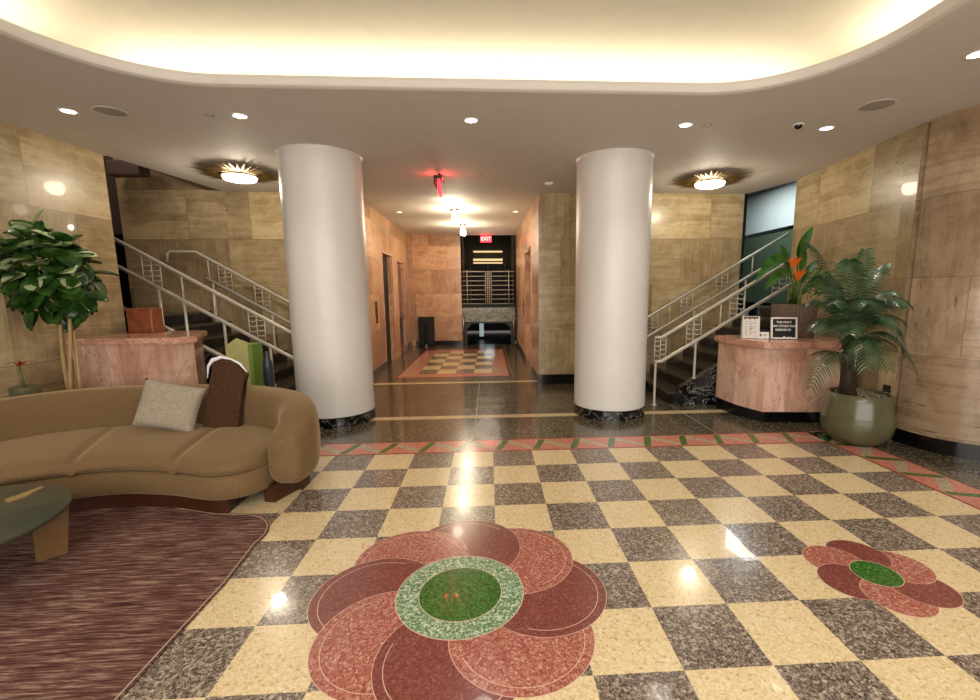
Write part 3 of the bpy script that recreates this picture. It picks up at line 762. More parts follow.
# fiddle leaf fig
FX, FY = -4.20, 4.72
t = empty('potted_fig_tree', (FX, FY, 0), 'fiddle leaf fig tree with a round crown behind the sofa by the left wall', 'potted plant')
bm = new(); lathe(bm, [(0, 0), (.13, 0), (.17, .32), (.175, .34), (.155, .34), (.15, .30), (0, .30)], 40); mesh('pot', bm, M['planter'], t, True, .8)
bm = new()
for k in range(4):
    ph = k*PI/2; pts = [(.045*math.cos(ph+z*2.2)+.01*k-.01+(z-.3)*.02, .04*math.sin(ph+z*2.2), z) for z in [.28+i*.12 for i in range(11)]]
    tube(bm, pts, [.022-.0008*i for i in range(11)], 8)
mesh('trunk', bm, M['bark'], t, True)
def rleaf(bm, c, d, nrm, l, w, cup=.15, mi_=0):
    side = d.cross(nrm).normalized(); prev = None; n = 7
    for i in range(n+1):
        u = i/n; ww = w*(math.sin(PI*(u**.8))**.55 if 0 < u < 1 else 0)+.002
        p = c+d*l*u-nrm*cup*l*(u*u)*.8
        cur = [bm.verts.new(p+side*ww+nrm*.12*ww), bm.verts.new(p-nrm*.02), bm.verts.new(p-side*ww+nrm*.12*ww)]
        if prev:
            for j in (0, 1): bm.faces.new((prev[j], prev[j+1], cur[j+1], cur[j])).material_index = mi_
        prev = cur
bm = new(); cz = 1.86
br = new()
for i in range(300):
    # points on an ellipsoid shell
    z = random.uniform(-1, 1); a = random.uniform(0, 2*PI); r = math.sqrt(1-z*z); k = random.uniform(.5, 1)
    if z < -.7 and random.random() < .4: continue
    p = Vector((r*math.cos(a)*.33*k-.03, r*math.sin(a)*.30*k, z*.44*k+cz))
    outd = Vector((p.x/.36, p.y/.32, (p.z-cz)/.44)).normalized()
    d = (outd*.5+Vector((random.uniform(-.5, .5), random.uniform(-.6, .3), random.uniform(-.7, .1)))).normalized()
    nrm = (outd*.7+Vector((0, -.3, .9))); nrm = (nrm-d*nrm.dot(d)).normalized()
    l = random.uniform(.14, .21); rleaf(bm, p, d, nrm, l, l*.43, .25, 1 if random.random() < (.28 if z > -.3 else .08) else 0)
for v in bm.verts: v.co.x = max(v.co.x, -4.585+.04-FX+.02*random.random())
mesh('foliage', bm, [M['leaf'], M['leafl']], t, True)
for i in range(26):
    a = random.uniform(0, 2*PI); z = random.uniform(1.6, 2.2); tube(br, [(0, 0, 1.45), (.08*math.cos(a), .08*math.sin(a), (1.5+z)/2), (.26*math.cos(a), .24*math.sin(a), z)], [.012, .008, .004], 5)
mesh('branches', br, M['bark'], t, True)
# red flowered plant at the left edge of the view
t = empty('red_flowering_plant', (-4.33, 4.40, 0), 'plant with pointed red bracts at the left edge, beside the fig tree', 'potted plant')
bm = new(); lathe(bm, [(0, 0), (.09, 0), (.11, .8), (.10, .8), (0, .78)], 28); mesh('pot', bm, M['pot'], t, True, .8)
bm = new(); tube(bm, [(0, 0, .75), (-.02, 0, .98)], .008, 6); mesh('stem', bm, M['stem'], t, True)
bm = new()
for k in range(6):
    a = k*1.05+.3; bleaf(bm, (-.02, 0, .98), (.04*math.cos(a), .05*math.sin(a), 1.06), (.13*math.cos(a), .10*math.sin(a), 1.01), .014, (0, 0, 1))
for v in bm.verts: v.co.x = max(v.co.x, -.2)
mesh('bracts', bm, M['redp'], t, True)

# ------------------------------------------------------------------ rug
bm = new()
rp = [(-5.4, -1.6), (-1.53, -1.6), (-1.52, 2.0), (-1.515, 2.45)]+arc(-1.88, 2.95, .34, -.25, PI/2, 10)+[(-2.05, 3.31), (-2.5, 3.46), (-5.4, 3.46)]
prism(bm, rp, .0045, .012)
o = mesh('area_rug', bm, M['rug']); tag(o, 'plum and beige streaked rug in front of the tan sofa', 'rug')
bm = new()
edge = rp[1:-1]
for i in range(len(edge)-1):
    a, b = Vector(edge[i]), Vector(edge[i+1]); n = Vector((b-a).yx); n.y *= -1; n = Vector(((b-a).y, -(b-a).x)).normalized()*.008
    prism(bm, [tuple(a-n*2.2), tuple(b-n*2.2), tuple(b-n*1.4), tuple(a-n*1.4)], .011, .0135)
mesh('border_line', bm, M['rugedge'], o)

# ------------------------------------------------------------------ sofa
def catmull(P, n):
    out = []
    P = [Vector(p) for p in P]; Q = [P[0]*2-P[1]]+P+[P[-1]*2-P[-2]]
    for i in range(1, len(Q)-2):
        for j in range(n):
            t = j/n; a, b, c, d = Q[i-1:i+3]
            out.append(.5*((2*b)+(c-a)*t+(2*a-5*b+4*c-d)*t*t+(3*b-a-3*c+d)*t**3))
    out.append(P[-1]); return out
SO = Vector((-2.9, 3.9, 0))
sofa = empty('sofa', SO, 'long curved tan velvet sofa with rounded ends on a walnut plinth', 'sofa')
# back shell path (centre of thickness): x, y, top height, half thickness
SP = [(-4.12, 2.75, .50, .12), (-4.28, 3.15, .64, .13), (-4.30, 3.6, .73, .14), (-4.17, 4.0, .76, .145), (-3.85, 4.30, .77, .15), (-3.4, 4.44, .77, .15), (-2.9, 4.46, .765, .15), (-2.4, 4.42, .76, .15), (-2.0, 4.27, .75, .15),
      (-1.72, 4.02, .735, .15), (-1.60, 3.74, .68, .145), (-1.615, 3.54, .57, .13)]
sp = catmull([Vector((a, b, c)) for a, b, c, d in SP], 8)
th = [x.x for x in catmull([Vector((d, 0, 0)) for a, b, c, d in SP], 8)]
def shellring(p, tdir, ht, z0, z1, scale=1, n=22):
    side = Vector((-tdir.y, tdir.x, 0)); out = []
    h2 = (z1-z0)/2; cz_ = (z0+z1)/2
    for k in range(n):
        a = 2*PI*k/n; c, s = math.cos(a), math.sin(a); e = .48
        x = math.copysign(abs(c)**e, c)*ht*scale; z = math.copysign(abs(s)**e, s)
        # rounder top than bottom
        zz = cz_+z*h2*(scale if scale < 1 else 1)
        bulge = .03*math.sin(PI*(zz-z0)/(z1-z0)) if z1 > z0 else 0
        out.append(Vector((p.x, p.y, zz))+side*(x*(1+bulge*2)))
    return out
bm = new(); rings = []; N = len(sp)
for i, p in enumerate(sp):
    t_ = (sp[min(i+1, N-1)]-sp[max(i-1, 0)]); t_.z = 0; t_.normalize()
    if i == 0:
        for k, sc in ((.06, .55), (.03, .85)): rings.append(shellring(p-t_*k, t_, th[i], .14, p.z, sc))
    rings.append(shellring(p, t_, th[i], .14, p.z))
    if i == N-1:
        for k, sc in ((.03, .97), (.06, .87), (.08, .65), (.085, .3)): rings.append(shellring(p+t_*k, t_, th[i], .14, p.z, sc))
vr = [[bm.verts.new(v-SO) for v in r] for r in rings]
for A, B in zip(vr, vr[1:]):
    for k in range(len(A)): bm.faces.new((A[k], A[(k+1) % len(A)], B[(k+1) % len(A)], B[k]))
bm.faces.new(vr[0][::-1]); bm.faces.new(vr[-1])
o = mesh('backrest', bm, M['sofa'], sofa, True)
# piping along the inner top edge of the right arm
bm = new(); pp = []
for i in range(int(N*.72), N):
    p = sp[i]; t_ = (sp[min(i+1, N-1)]-sp[max(i-1, 0)]); t_.z = 0; t_.normalize(); side = Vector((-t_.y, t_.x, 0))
    inn = side if (Vector((-2.9, 3.6, 0))-Vector((p.x, p.y, 0))).dot(side) > 0 else -side
    pp.append(Vector((p.x, p.y, p.z-.028))+inn*th[i]*.72-SO)
tube(bm, pp, .006, 6); mesh('piping', bm, M['sofa'], o, True)
# seat: front curve F(s) and rear curve B(s)
F = [(-4.02, 2.60), (-3.78, 2.86), (-3.52, 3.13), (-3.16, 3.34), (-2.82, 3.42), (-2.42, 3.37), (-2.06, 3.26), (-1.86, 3.30), (-1.77, 3.42), (-1.75, 3.52)]
B = [(-4.2, 2.95), (-4.2, 3.3), (-4.14, 3.85), (-3.60, 4.28), (-3.12, 4.34), (-2.6, 4.34), (-2.2, 4.22), (-1.93, 4.05), (-1.80, 3.87), (-1.74, 3.74)]
nf = 20
Fc = catmull([Vector((a, b, 0)) for a, b in F], nf); Bc = catmull([Vector((a, b, 0)) for a, b in B], nf); NS = len(Fc)
def seatgrid(name, prof, mat, grooves, parent):
    bm = new(); R = []
    for i in range(NS):
        f_, b_ = Fc[i], Bc[i]; d = (b_-f_); L_ = max(d.length, .01); d = d/L_; row = []
        for q, z in prof:
            qq = q if q < .2 else .2+(q-.2)/(1-.2)*(L_-.2) if L_ > .2 else q*L_
            g = 0
            if grooves:
                for gi in grooves:
                    dd = abs(i-gi)*.38/nf
                    g += .03*math.exp(-(dd/.03)**2)*max(0, 1-max(0, q-.35)*1.3)
            p = f_+d*qq; row.append(bm.verts.new(Vector((p.x, p.y, z-g if z > .33 else z))-SO))
        R.append(row)
    for A, B_ in zip(R, R[1:]):
        for k in range(len(A)-1): bm.faces.new((A[k], A[k+1], B_[k+1], B_[k]))
    bm.faces.new(R[0]); bm.faces.new(R[-1][::-1])
    return mesh(name, bm, mat, parent, True, 1.2)
seatgrid('seat_cushion', [(.05, .318), (.012, .322), (-.016, .338), (-.024, .362), (-.014, .39), (.014, .414), (.06, .428), (.12, .437), (.2, .442), (.4, .448), (.6, .446), (.8, .44), (1, .43)], M['sofa'], [nf*3+4, nf*5+3, nf*1], sofa)
seatgrid('seat_base', [(.06, .125), (.02, .128), (.0, .145), (-.004, .22), (.0, .285), (.012, .305), (.04, .312), (1, .312)], M['sofa'], None, sofa)
# walnut plinth and end block
bm = new()
pl = [v for i, v in enumerate(Fc) if nf*1 <= i <= nf*6+8]
off = [Vector((p.x, p.y, 0))+(Vector((Bc[nf+i].x, Bc[nf+i].y, 0))-Vector((p.x, p.y, 0))).normalized()*.05 for i, p in enumerate(pl)]
bk = [Vector((p.x, p.y, 0))+(Vector((Bc[nf+i].x, Bc[nf+i].y, 0))-Vector((p.x, p.y, 0))).normalized()*.65 for i, p in enumerate(pl)]
poly = [(v.x-SO.x, v.y-SO.y) for v in off]+[(v.x-SO.x, v.y-SO.y) for v in bk[::-1]]
prism(bm, poly, .0125, .13)
mesh('plinth', bm, M['walnut'], sofa)
bm = new(); prism(bm, [(-1.80-SO.x, 3.50-SO.y), (-1.71-SO.x, 3.48-SO.y), (-1.575-SO.x, 3.84-SO.y), (-1.66-SO.x, 3.90-SO.y)], .001, .145)
mesh('leg', bm, M['walnut'], sofa)
bm = new(); prism(bm, [(-4.25-SO.x, 2.9-SO.y), (-4.1-SO.x, 2.85-SO.y), (-4.05-SO.x, 3.2-SO.y), (-4.2-SO.x, 3.25-SO.y)], .0125, .145)
mesh('leg', bm, M['walnut'], sofa)
# pillow
def cushion(name, loc, w, h, d, rot, mat, label, cat, n=18, pts=None):
    bm = new(); G = {}
    for s in (-1, 1):
        for i in range(n+1):
            for j in range(n+1):
                u, v = i/n*2-1, j/n*2-1
                if s == 1 and (i in (0, n) or j in (0, n)): G[s, i, j] = G[-1, i, j]; continue
                pin = 1-.07*(1-abs(u)**2)*abs(v)**3; pinv = 1-.07*(1-abs(v)**2)*abs(u)**3
                th_ = ((1-u**4)*(1-v**4))**.5
                wr = .004*math.sin(9*u+3*v)*math.sin(5*v)
                G[s, i, j] = bm.verts.new((u*w/2*pinv, s*(d/2*th_+wr*th_), v*h/2*pin))
    for s in (-1, 1):
        for i in range(n):
            for j in range(n):
                try: bm.faces.new((G[s, i, j], G[s, i+1, j], G[s, i+1, j+1], G[s, i, j+1]))
                except ValueError: pass
    o = mesh(name, bm, mat, None, True); o.location = loc; o.rotation_euler = rot; tag(o, label, cat); return o
cushion('throw_pillow', (-2.83, 4.07, .655), .52, .42, .15, (-.30, .2, .02), M['pillow'], 'light grey woven throw pillow on the tan sofa', 'pillow')
# tall brown cushion
bm = new()
prof = [(-.17, 0), (.18, 0), (.215, .40), (.265, .49), (.20, .58), (.115, .615), (.04, .635), (-.02, .62), (-.06, .57), (-.065, .42)]
prof = [(x*.95, z) for x, z in prof]
for ys, sc in ((0, 1),):
    prism(bm, prof, -.035, .035, axis='y')
bmesh.ops.bevel(bm, geom=[e for e in bm.edges if abs(e.verts[0].co.y-e.verts[1].co.y) < 1e-4], offset=.014, segments=3, affect='EDGES')
o = mesh('back_cushion', bm, M['brownf'], None, True, .9); o.location = (-2.46, 4.16, .42); o.rotation_euler = (-.13, 0, .0); tag(o, 'tall dark brown cushion with a rounded top and white edge on the sofa', 'cushion')
bm = new()
tube(bm, [(-.10, -.02, .46), (-.09, -.02, .57), (-.05, -.02, .625), (.03, -.02, .65), (.11, -.02, .63), (.19, -.02, .585), (.25, -.02, .51)], [.004, .012, .02, .014, .008, .011, .006], 8)
mesh('white_edge', bm, plain('white_trim', '#e6e6ea', .3), o, True)
# coffee table
ct = empty('coffee_table', (-3.10, 2.47, 0), 'round low coffee table with a dark slate top on wooden panel legs', 'table')
bm = new(); lathe(bm, [(0, .345), (.57, .345), (.592, .355), (.6, .37), (.597, .383), (.59, .385), (0, .385)], 96); mesh('tabletop', bm, M['slate'], ct, True, .5)
for k in range(3):
    a = math.radians(46+k*120); Mx = Matrix.Rotation(a, 4, 'Z'); bm = new()
    prism(bm, [(.40, .0125), (.54, .0125), (.58, .344), (.41, .344)], -.04, .04, axis='y', M=Mx); mesh('leg', bm, M['oakleg'], ct)
bm = new(); prism(bm, [(-.13, -.035), (.0, -.045), (.14, -.005), (.13, .015), (-.11, .02)], 0, .012)
o = mesh('booklet', bm, M['tan']); o.location = (-2.95, 2.88, .3855); o.rotation_euler = (0, 0, 1.42); o.scale = (.8, .8, 1); tag(o, 'slim tan folded booklet lying on the coffee table', 'booklet')

# items behind the sofa on the left stair foot
t = empty('gift_bag', (-2.86, 5.55, 0), 'tall green bag with a pale front behind the sofa, left of the column', 'bag')
bm = new(); prism(bm, [(-.19, .55), (.06, .55), (.06, 1.08), (-.06, 1.13), (-.19, 1.04)], -.16, -.15, axis='y'); mesh('front_panel', bm, M['palelime'], t)
bm = new(); box(bm, -.19, .10, -.15, .10, .0, 1.05); mesh('bag_body', bm, M['lime'], t)
bm = new(); lathe(bm, [(0, 0), (.05, 0), (.055, .02), (.055, .78), (.05, .84), (.02, .90), (.02, .96), (0, .965)], 24)
o = mesh('umbrella_bin', bm, M['navy'], None, True, .6); o.location = (-2.62, 5.45, 0); tag(o, 'narrow dark blue cylinder standing between the green bag and the column', 'container')

# ------------------------------------------------------------------ corridor contents
# doors on the left
bm = new(); box(bm, -2.50, -2.40, 10.15, 11.2, 0, 2.55); tag(mesh('door_2', bm, M['blackmatte']), kind='structure')
bm = new(); box(bm, -2.60, -2.43, 12.05, 13.05, 0, 2.48); tag(mesh('door_3', bm, plain('elevator_bronze', '#8a5c3c', .25, .6)), kind='structure')
bm = new(); box(bm, -2.43, -2.41, 12.2, 12.95, .25, 1.1); tag(mesh('trim_3', bm, M['black']), kind='structure')
bm = new(); box(bm, 1.02, 1.15, 9.3, 10.75, 0, 2.5); tag(mesh('door_4', bm, plain('door_copper', '#9a6444', .3, .4)), kind='structure')
def framing(name, x, ya, yb, zt, sgn):
    bm = new(); w = .05
    for a, b, c, d in ((ya-w, ya, 0, zt+w), (yb, yb+w, 0, zt+w), (ya, yb, zt, zt+w)): box(bm, min(x, x+sgn*.02), max(x, x+sgn*.02), a, b, c, d)
    tag(mesh(name, bm, M['pinkt']), kind='structure')
framing('trim_4', CX(10.7)+.005, 10.2, 11.15, 2.5, 1); framing('trim_5', CX(12.5)+.005, 12.1, 13.0, 2.44, 1);
framing('trim_6', .87, 9.35, 10.7, 2.5, -1)
def callplate(x, y, z, sgn, lab):
    t = empty('call_plate', (x, y, z), lab, 'elevator button plate')
    bm = new(); box(bm, 0, .012*sgn if sgn > 0 else 0, -.07, .07, -.22, .22) if sgn > 0 else box(bm, -.012, 0, -.07, .07, -.22, .22); mesh('plate', bm, plain('bronze_plate', '#5c3420', .35, .7), t)
    for zz in (-.06, .06):
        bm = new(); lathe(bm, [(0, .018), (.018, .016), (.02, .0), (0, 0)], 16); b = mesh('button', bm, M['brass'], t, True); b.rotation_euler = (0, sgn*PI/2, 0); b.location = (sgn*.011, 0, zz)
callplate(CX(9.35)+.001, 9.35, 1.25, 1, 'bronze button plate on the left corridor wall'); callplate(.869, 11.2, 1.25, -1, 'bronze button plate on the right corridor wall')
t = empty('ash_stand', (-1.93, 14.17, 0), 'black upright bin with a steel front against the corridor end wall', 'bin')
bm = new(); box(bm, -.23, .23, -.1, .11, .03, .9, bev=.01); mesh('body', bm, M['blackmatte'], t)
bm = new(); tube(bm, [(0, -.17, .0), (0, -.17, .03), (0, -.17, .031), (0, -.17, .72)], [.11, .11, .04, .04], 16); mesh('post', bm, M['glass'], t, True)
bm = new(); lathe(bm, [(0, .0), (.1, 0), (.1, .05), (0, .06)], 20, c=(0, -.17, 0)); mesh('foot', bm, M['chrome'], t, True, .6)

# end opening: upper landing, parapet, railing, stairs going down
bm = new(); box(bm, -.84, .83, 14.32, 14.42, .72, 1.16); tag(mesh('trim_7', bm, M['greenm']), kind='structure')
bm = new(); box(bm, -.84, .83, 14.32, 14.6, 1.16, 1.26); tag(mesh('trim_8', bm, M['blackmatte']), kind='structure')
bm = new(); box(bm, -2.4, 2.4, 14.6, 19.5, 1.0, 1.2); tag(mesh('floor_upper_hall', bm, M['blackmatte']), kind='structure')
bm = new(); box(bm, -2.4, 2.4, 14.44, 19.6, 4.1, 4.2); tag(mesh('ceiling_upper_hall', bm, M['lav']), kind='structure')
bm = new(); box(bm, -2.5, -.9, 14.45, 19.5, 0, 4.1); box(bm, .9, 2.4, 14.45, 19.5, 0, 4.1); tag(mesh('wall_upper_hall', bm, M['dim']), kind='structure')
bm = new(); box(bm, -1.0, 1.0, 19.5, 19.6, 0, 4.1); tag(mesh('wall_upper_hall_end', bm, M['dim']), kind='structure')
bm = new(); box(bm, -1.0, .95, 14.30, 14.44, 3.38, 4.2); tag(mesh('wall_corridor_header', bm, M['ceil']), kind='structure')
bm = new(); box(bm, -.6, .6, 19.3, 19.4, 3.28, 3.34); box(bm, -.6, .6, 19.0, 19.1, 2.80, 2.86); box(bm, -.6, .6, 19.0, 19.1, 2.92, 3.0); tag(mesh('trim_9', bm, M['hall']), kind='structure')
bm = new(); box(bm, -.7, .7, 18.9, 19.0, 1.2, 2.76); tag(mesh('door_5', bm, M['blackmatte']), kind='structure')
bm = new()
for x in (-.72, 0, .70): box(bm, x-.02, x+.02, 18.82, 18.9, 1.2, 2.8)
box(bm, -.74, .74, 18.82, 18.9, 2.76, 2.79)
for s in (-1, 1): box(bm, s*.85-.02, s*.85+.02, 16.0, 16.1, 1.2, 3.9)
tag(mesh('trim_10', bm, M['lav']), kind='structure')
# railing of horizontal bars
t = empty('landing_railing', (0, 14.4, 1.26), 'steel railing of horizontal bars on the landing at the corridor end', 'railing')
bm = new()
for k in range(8):
    z = .02+k*.142
    for xa, xb in ((-.83, -.09), (.09, .82)): tube(bm, [(xa, 0, z), (xb, 0, z)], .013 if k < 7 else .018, 6)
mesh('bars', bm, M['steel'], t, True)
bm = new()
for x in (-.09, -.03, .03, .09): tube(bm, [(x, 0, 0), (x, 0, 1.03)], .010, 6)
for k in range(15): tube(bm, [(-.09, 0, .03+k*.07), (.09, 0, .03+k*.07)], .007, 5)
mesh('centre_lattice', bm, M['steel'], t, True)
for x in (-.66, .64):
    bm = new(); tube(bm, [(x, 0, 0), (x, 0, 1.06)], .014, 8); mesh('post', bm, M['steel'], t, True)
# lower opening
bm = new(); box(bm, -.84, -.70, 14.46, 14.6, 0, .75); box(bm, .70, .83, 14.46, 14.6, 0, .75); box(bm, -.70, .70, 14.46, 14.6, .66, .75)
prism(bm, [(-.70, .66), (-.70, .5), (-.52, .66)], 14.46, 14.6, axis='y'); prism(bm, [(.70, .66), (.52, .66), (.70, .5)], 14.46, 14.6, axis='y')
tag(mesh('trim_11', bm, plain('dark_red_frame', '#2c0c08', .4)), kind='structure')
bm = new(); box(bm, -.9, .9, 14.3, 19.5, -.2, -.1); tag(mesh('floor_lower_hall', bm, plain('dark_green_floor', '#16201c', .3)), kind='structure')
bm = new(); box(bm, -.36, -.2, 17.0, 17.03, .0, .62); tag(mesh('window_1', bm, emis('far_window', '#9ab0b0', .5)), kind='structure')
for x, lab in ((-.78, 'slim steel handrail at the left side of the corridor end steps'), (.76, 'slim steel handrail at the right side of the corridor end steps')):
    bm = new(); s = 1 if x < 0 else -1
    tube(bm, [(0, -.2, 0), (0, -.2, .78), (0, -.18, .85), (0, -.12, .88), (0, -.04, .86), (0, .0, .80), (0, 0, .0)], .018, 8)
    o = mesh('handrail', bm, M['brass'] if 0 else M['chrome'], None, True); o.location = (x, 14.2, 0); tag(o, lab, 'handrail')

# ------------------------------------------------------------------ ceiling fittings
def downlight(x, y, z, lab, r=.055, mat='spot'):
    t = empty('downlight', (x, y, z), lab, 'ceiling light', 'small round downlights')
    bm = new(); lathe(bm, [(r, -.001), (r+.02, -.001), (r+.022, -.005), (r+.004, -.007), (r, -.004)], 32); mesh('trim_ring', bm, M['frame'], t, True)
    bm = new(); lathe(bm, [(0, -.004), (r, -.003)], 32); mesh('lens', bm, M[mat], t)
    del t['group']
for x, y, lab in ((-3.76, 4.6, 'round downlight nearest the left wall, beside a ceiling speaker'), (-2.29, 4.66, 'round downlight in front of the left column'), (-.14, 4.69, 'round downlight midway between the two columns'),
                  (2.0, 4.74, 'round downlight in front of the right column'), (3.51, 4.78, 'round downlight beside the black ceiling camera'), (3.5, 3.31, 'round downlight at the right edge of the view')):
    downlight(x, y, H, lab)
for x, y, lab in ((-1.84, 10.0, 'small downlight on the left of the corridor ceiling'), (.60, 9.9, 'small downlight on the right of the corridor ceiling')):
    downlight(x, y, 3.285+(y-8.02)*.105/6.4, lab, .05, 'spotdim')
for x, y, r, lab in ((-3.39, 4.59, .125, 'round grey ceiling speaker on the left'), (3.54, 4.2, .14, 'round grey ceiling speaker on the right')):
    t = empty('ceiling_speaker', (x, y, H), lab, 'speaker')
    bm = new(); lathe(bm, [(0, -.006), (r-.01, -.006), (r-.01, -.001)], 48); mesh('grille', bm, M['grey'], t)
    bm = new(); lathe(bm, [(r-.01, -.001), (r-.01, -.008), (r, -.007), (r+.003, -.001)], 48); mesh('rim', bm, M['ceil'], t, True)
for x, y, lab in ((-2.56, 4.65, 'small sprinkler disc in the ceiling near the left column'), (2.23, 4.74, 'small sprinkler disc in the ceiling near the right column')):
    bm = new(); lathe(bm, [(0, -.012), (.03, -.012), (.034, -.001), (0, -.001)], 24); lathe(bm, [(.035, -.001), (.045, -.003), (.047, -.001)], 24)
    o = mesh('sprinkler', bm, M['grey'], None, True, .5); o.location = (x, y, H); tag(o, lab, 'sprinkler')
t = empty('dome_camera', (3.14, 4.68, H), 'small black dome camera on a white ring in the ceiling', 'camera')
bm = new(); lathe(bm, [(.03, -.001), (.055, -.002), (.057, -.01), (.04, -.014), (.03, -.012)], 28); mesh('mount_ring', bm, M['frame'], t, True)
bm = new(); lathe(bm, [(.036, -.01), (.034, -.03), (.02, -.045), (0, -.05)], 28); mesh('dome', bm, M['black'], t, True)
for x, y, z, lab in ((.96, 7.3, H, 'round white smoke detector near the corridor corner'), (-.30, 9.9+3.2, 3.365, 'small white smoke detector near the far end of the corridor')):
    pass
t = empty('smoke_detector', (.95, 7.2, H), 'round white smoke detector in front of the corridor pier', 'smoke detector')
bm = new(); lathe(bm, [(0, -.035), (.04, -.035), (.06, -.02), (.065, -.001), (0, -.001)], 28); mesh('body', bm, M['frame'], t, True, .5)
bm = new(); lathe(bm, [(0, -.04), (.012, -.04), (.014, -.034)], 12); mesh('sensor', bm, M['grey'], t, True)
bm = new(); lathe(bm, [(0, -.02), (.015, -.02), (.03, -.001), (0, -.001)], 20)
o = mesh('ceiling_sensor', bm, M['grey'], None, True, .5); o.location = (-.09, 6.75, H); tag(o, 'tiny dark ceiling sensor between the exit sign and the detector', 'sensor')

# sunburst lights
def sunburst(x, y, lab):
    t = empty('sunburst_light', (x, y, H), lab, 'ceiling light')
    bm = new(); n = 44; prof = []
    top = []; rnd = random.Random(5)
    c_top = bm.verts.new((0, 0, -.075)); vs = []
    for k in range(n*2):
        a = k*PI/n; r = (rnd.uniform(.50, .66) if k % 2 == 0 else .36)
        vs.append((bm.verts.new((.16*math.cos(a), .16*math.sin(a), -.055)), bm.verts.new((.3*math.cos(a), .3*math.sin(a), -.075)), bm.verts.new((r*math.cos(a), r*math.sin(a), -.062 if k % 2 else -.05))))
    for k in range(n*2):
        a, b = vs[k], vs[(k+1) % (2*n)]
        bm.faces.new((a[0], b[0], b[1], a[1])); bm.faces.new((a[1], b[1], b[2], a[2]))
    bmesh.ops.solidify(bm, geom=bm.faces[:], thickness=.006)
    mesh('sunburst_disc', bm, M['brass'], t)
    bm = new(); lathe(bm, [(.0, -.001), (.1, -.001), (.1, -.04), (.17, -.06)], 32); mesh('canopy', bm, M['brass'], t, True, .6)
    bm = new(); lathe(bm, [(.2, -.075), (.205, -.10), (.195, -.125), (.13, -.142), (0, -.148)], 40); mesh('glass_dome', bm, M['glow'], t, True)
    bm = new()
    lathe(bm, [(.20, -.074), (.213, -.088), (.228, -.088), (.236, -.075), (.20, -.074)], 144, ribs=36, amp=.004)
    mesh('beaded_ring', bm, M['brass'], t, True)
sunburst(-3.32, 6.6, 'brass sunburst ceiling light above the left stairs')
sunburst(3.28, 6.8, 'brass sunburst ceiling light above the right stairs')
# corridor glass pendants
for x, y, zc, lab in ((-.66, 9.6, 3.31, 'nearer glass cluster light on the corridor ceiling'), (-.62, 11.9, 3.345, 'farther glass cluster light on the corridor ceiling')):
    t = empty('pendant_light', (x, y, zc), lab, 'ceiling light')
    bm = new(); lathe(bm, [(0, -.001), (.09, -.001), (.085, -.03), (.03, -.045), (0, -.05)], 28); mesh('canopy', bm, M['chrome'], t, True, .6)
    bm = new()
    for k, (dx, dz) in enumerate(((0, -.11), (.06, -.2), (-.05, -.19))):
        lathe(bm, [(0, dz+.09), (.03, dz+.08), (.042, dz), (.03, dz-.08), (0, dz-.09)], 20, c=(dx*.6, .03*(k-1), 0))
    mesh('glass_globes', bm, M['bulb'], t, True)
# exit signs
t = empty('exit_sign', (-.66, 6.72, 0), 'red lit exit sign seen edge-on, hanging in front of the corridor', 'exit sign')
bm = new(); prism(bm, [(-.16, H-.10), (.14, H-.10), (.14, 2.995), (-.16, 2.995)], -.012, .012, axis='x'); mesh('panel', bm, M['redlit'], t)
bm = new(); box(bm, -.06, .05, -.17, .15, H-.1, H-.055); box(bm, -.015, .015, -.04, .04, H-.055, H-.001); box(bm, -.066, -.05, -.17, .15, H-.17, H-.055); mesh('housing', bm, M['exitdark'], t)
x_ = textmesh('lettering', 'EXIT', .13, M['frame'], t, (.014, -.01, 3.09)); x_.rotation_euler = (PI/2, 0, PI/2)
x_ = textmesh('lettering', 'EXIT', .13, M['frame'], t, (-.014, -.01, 3.09)); x_.rotation_euler = (PI/2, 0, -PI/2)
t = empty('exit_sign', (-.05, 14.25, 3.1), 'red lit exit sign at the far end of the corridor', 'exit sign')
bm = new(); box(bm, -.17, .17, -.02, .02, .05, .24); mesh('panel', bm, M['redlit'], t)
bm = new(); box(bm, -.02, .02, -.01, .01, .24, .275); mesh('bracket', bm, M['chrome'], t)
textmesh('lettering', 'EXIT', .15, emis('exit_letters', '#ff9090', 2), t, (0, -.0215, .145), bold=.002)
# small box light in the left stairwell
bm = new(); box(bm, -.24, .24, -.12, .12, -.1, .1, bev=.01); o = mesh('wall_lantern', bm, M['lav']); o.location = (-5.5, 7.65, 3.55)
tag(o, 'dark square duct box high above the left stairs', 'box')
bm = new(); box(bm, -.25, -.24, -.13, .13, -.11, .11); box(bm, -.25, .25, -.13, -.12, -.115, -.1); mesh('edge_trim', bm, M['brass'], o)
# power outlet behind the palm
t = empty('wall_outlet', (4.40, 4.66, .54), 'small black outlet on the wall behind the palm', 'outlet', rz=.13)
t.location = (4.402, 4.68, .52)
bm = new(); box(bm, -.012, 0, -.04, .04, -.06, .06, bev=.003); mesh('plate', bm, M['black'], t)
for z in (-.025, .025):
    bm = new(); box(bm, -.016, -.01, -.012, .012, z-.012, z+.012); mesh('socket', bm, M['blackmatte'], t)

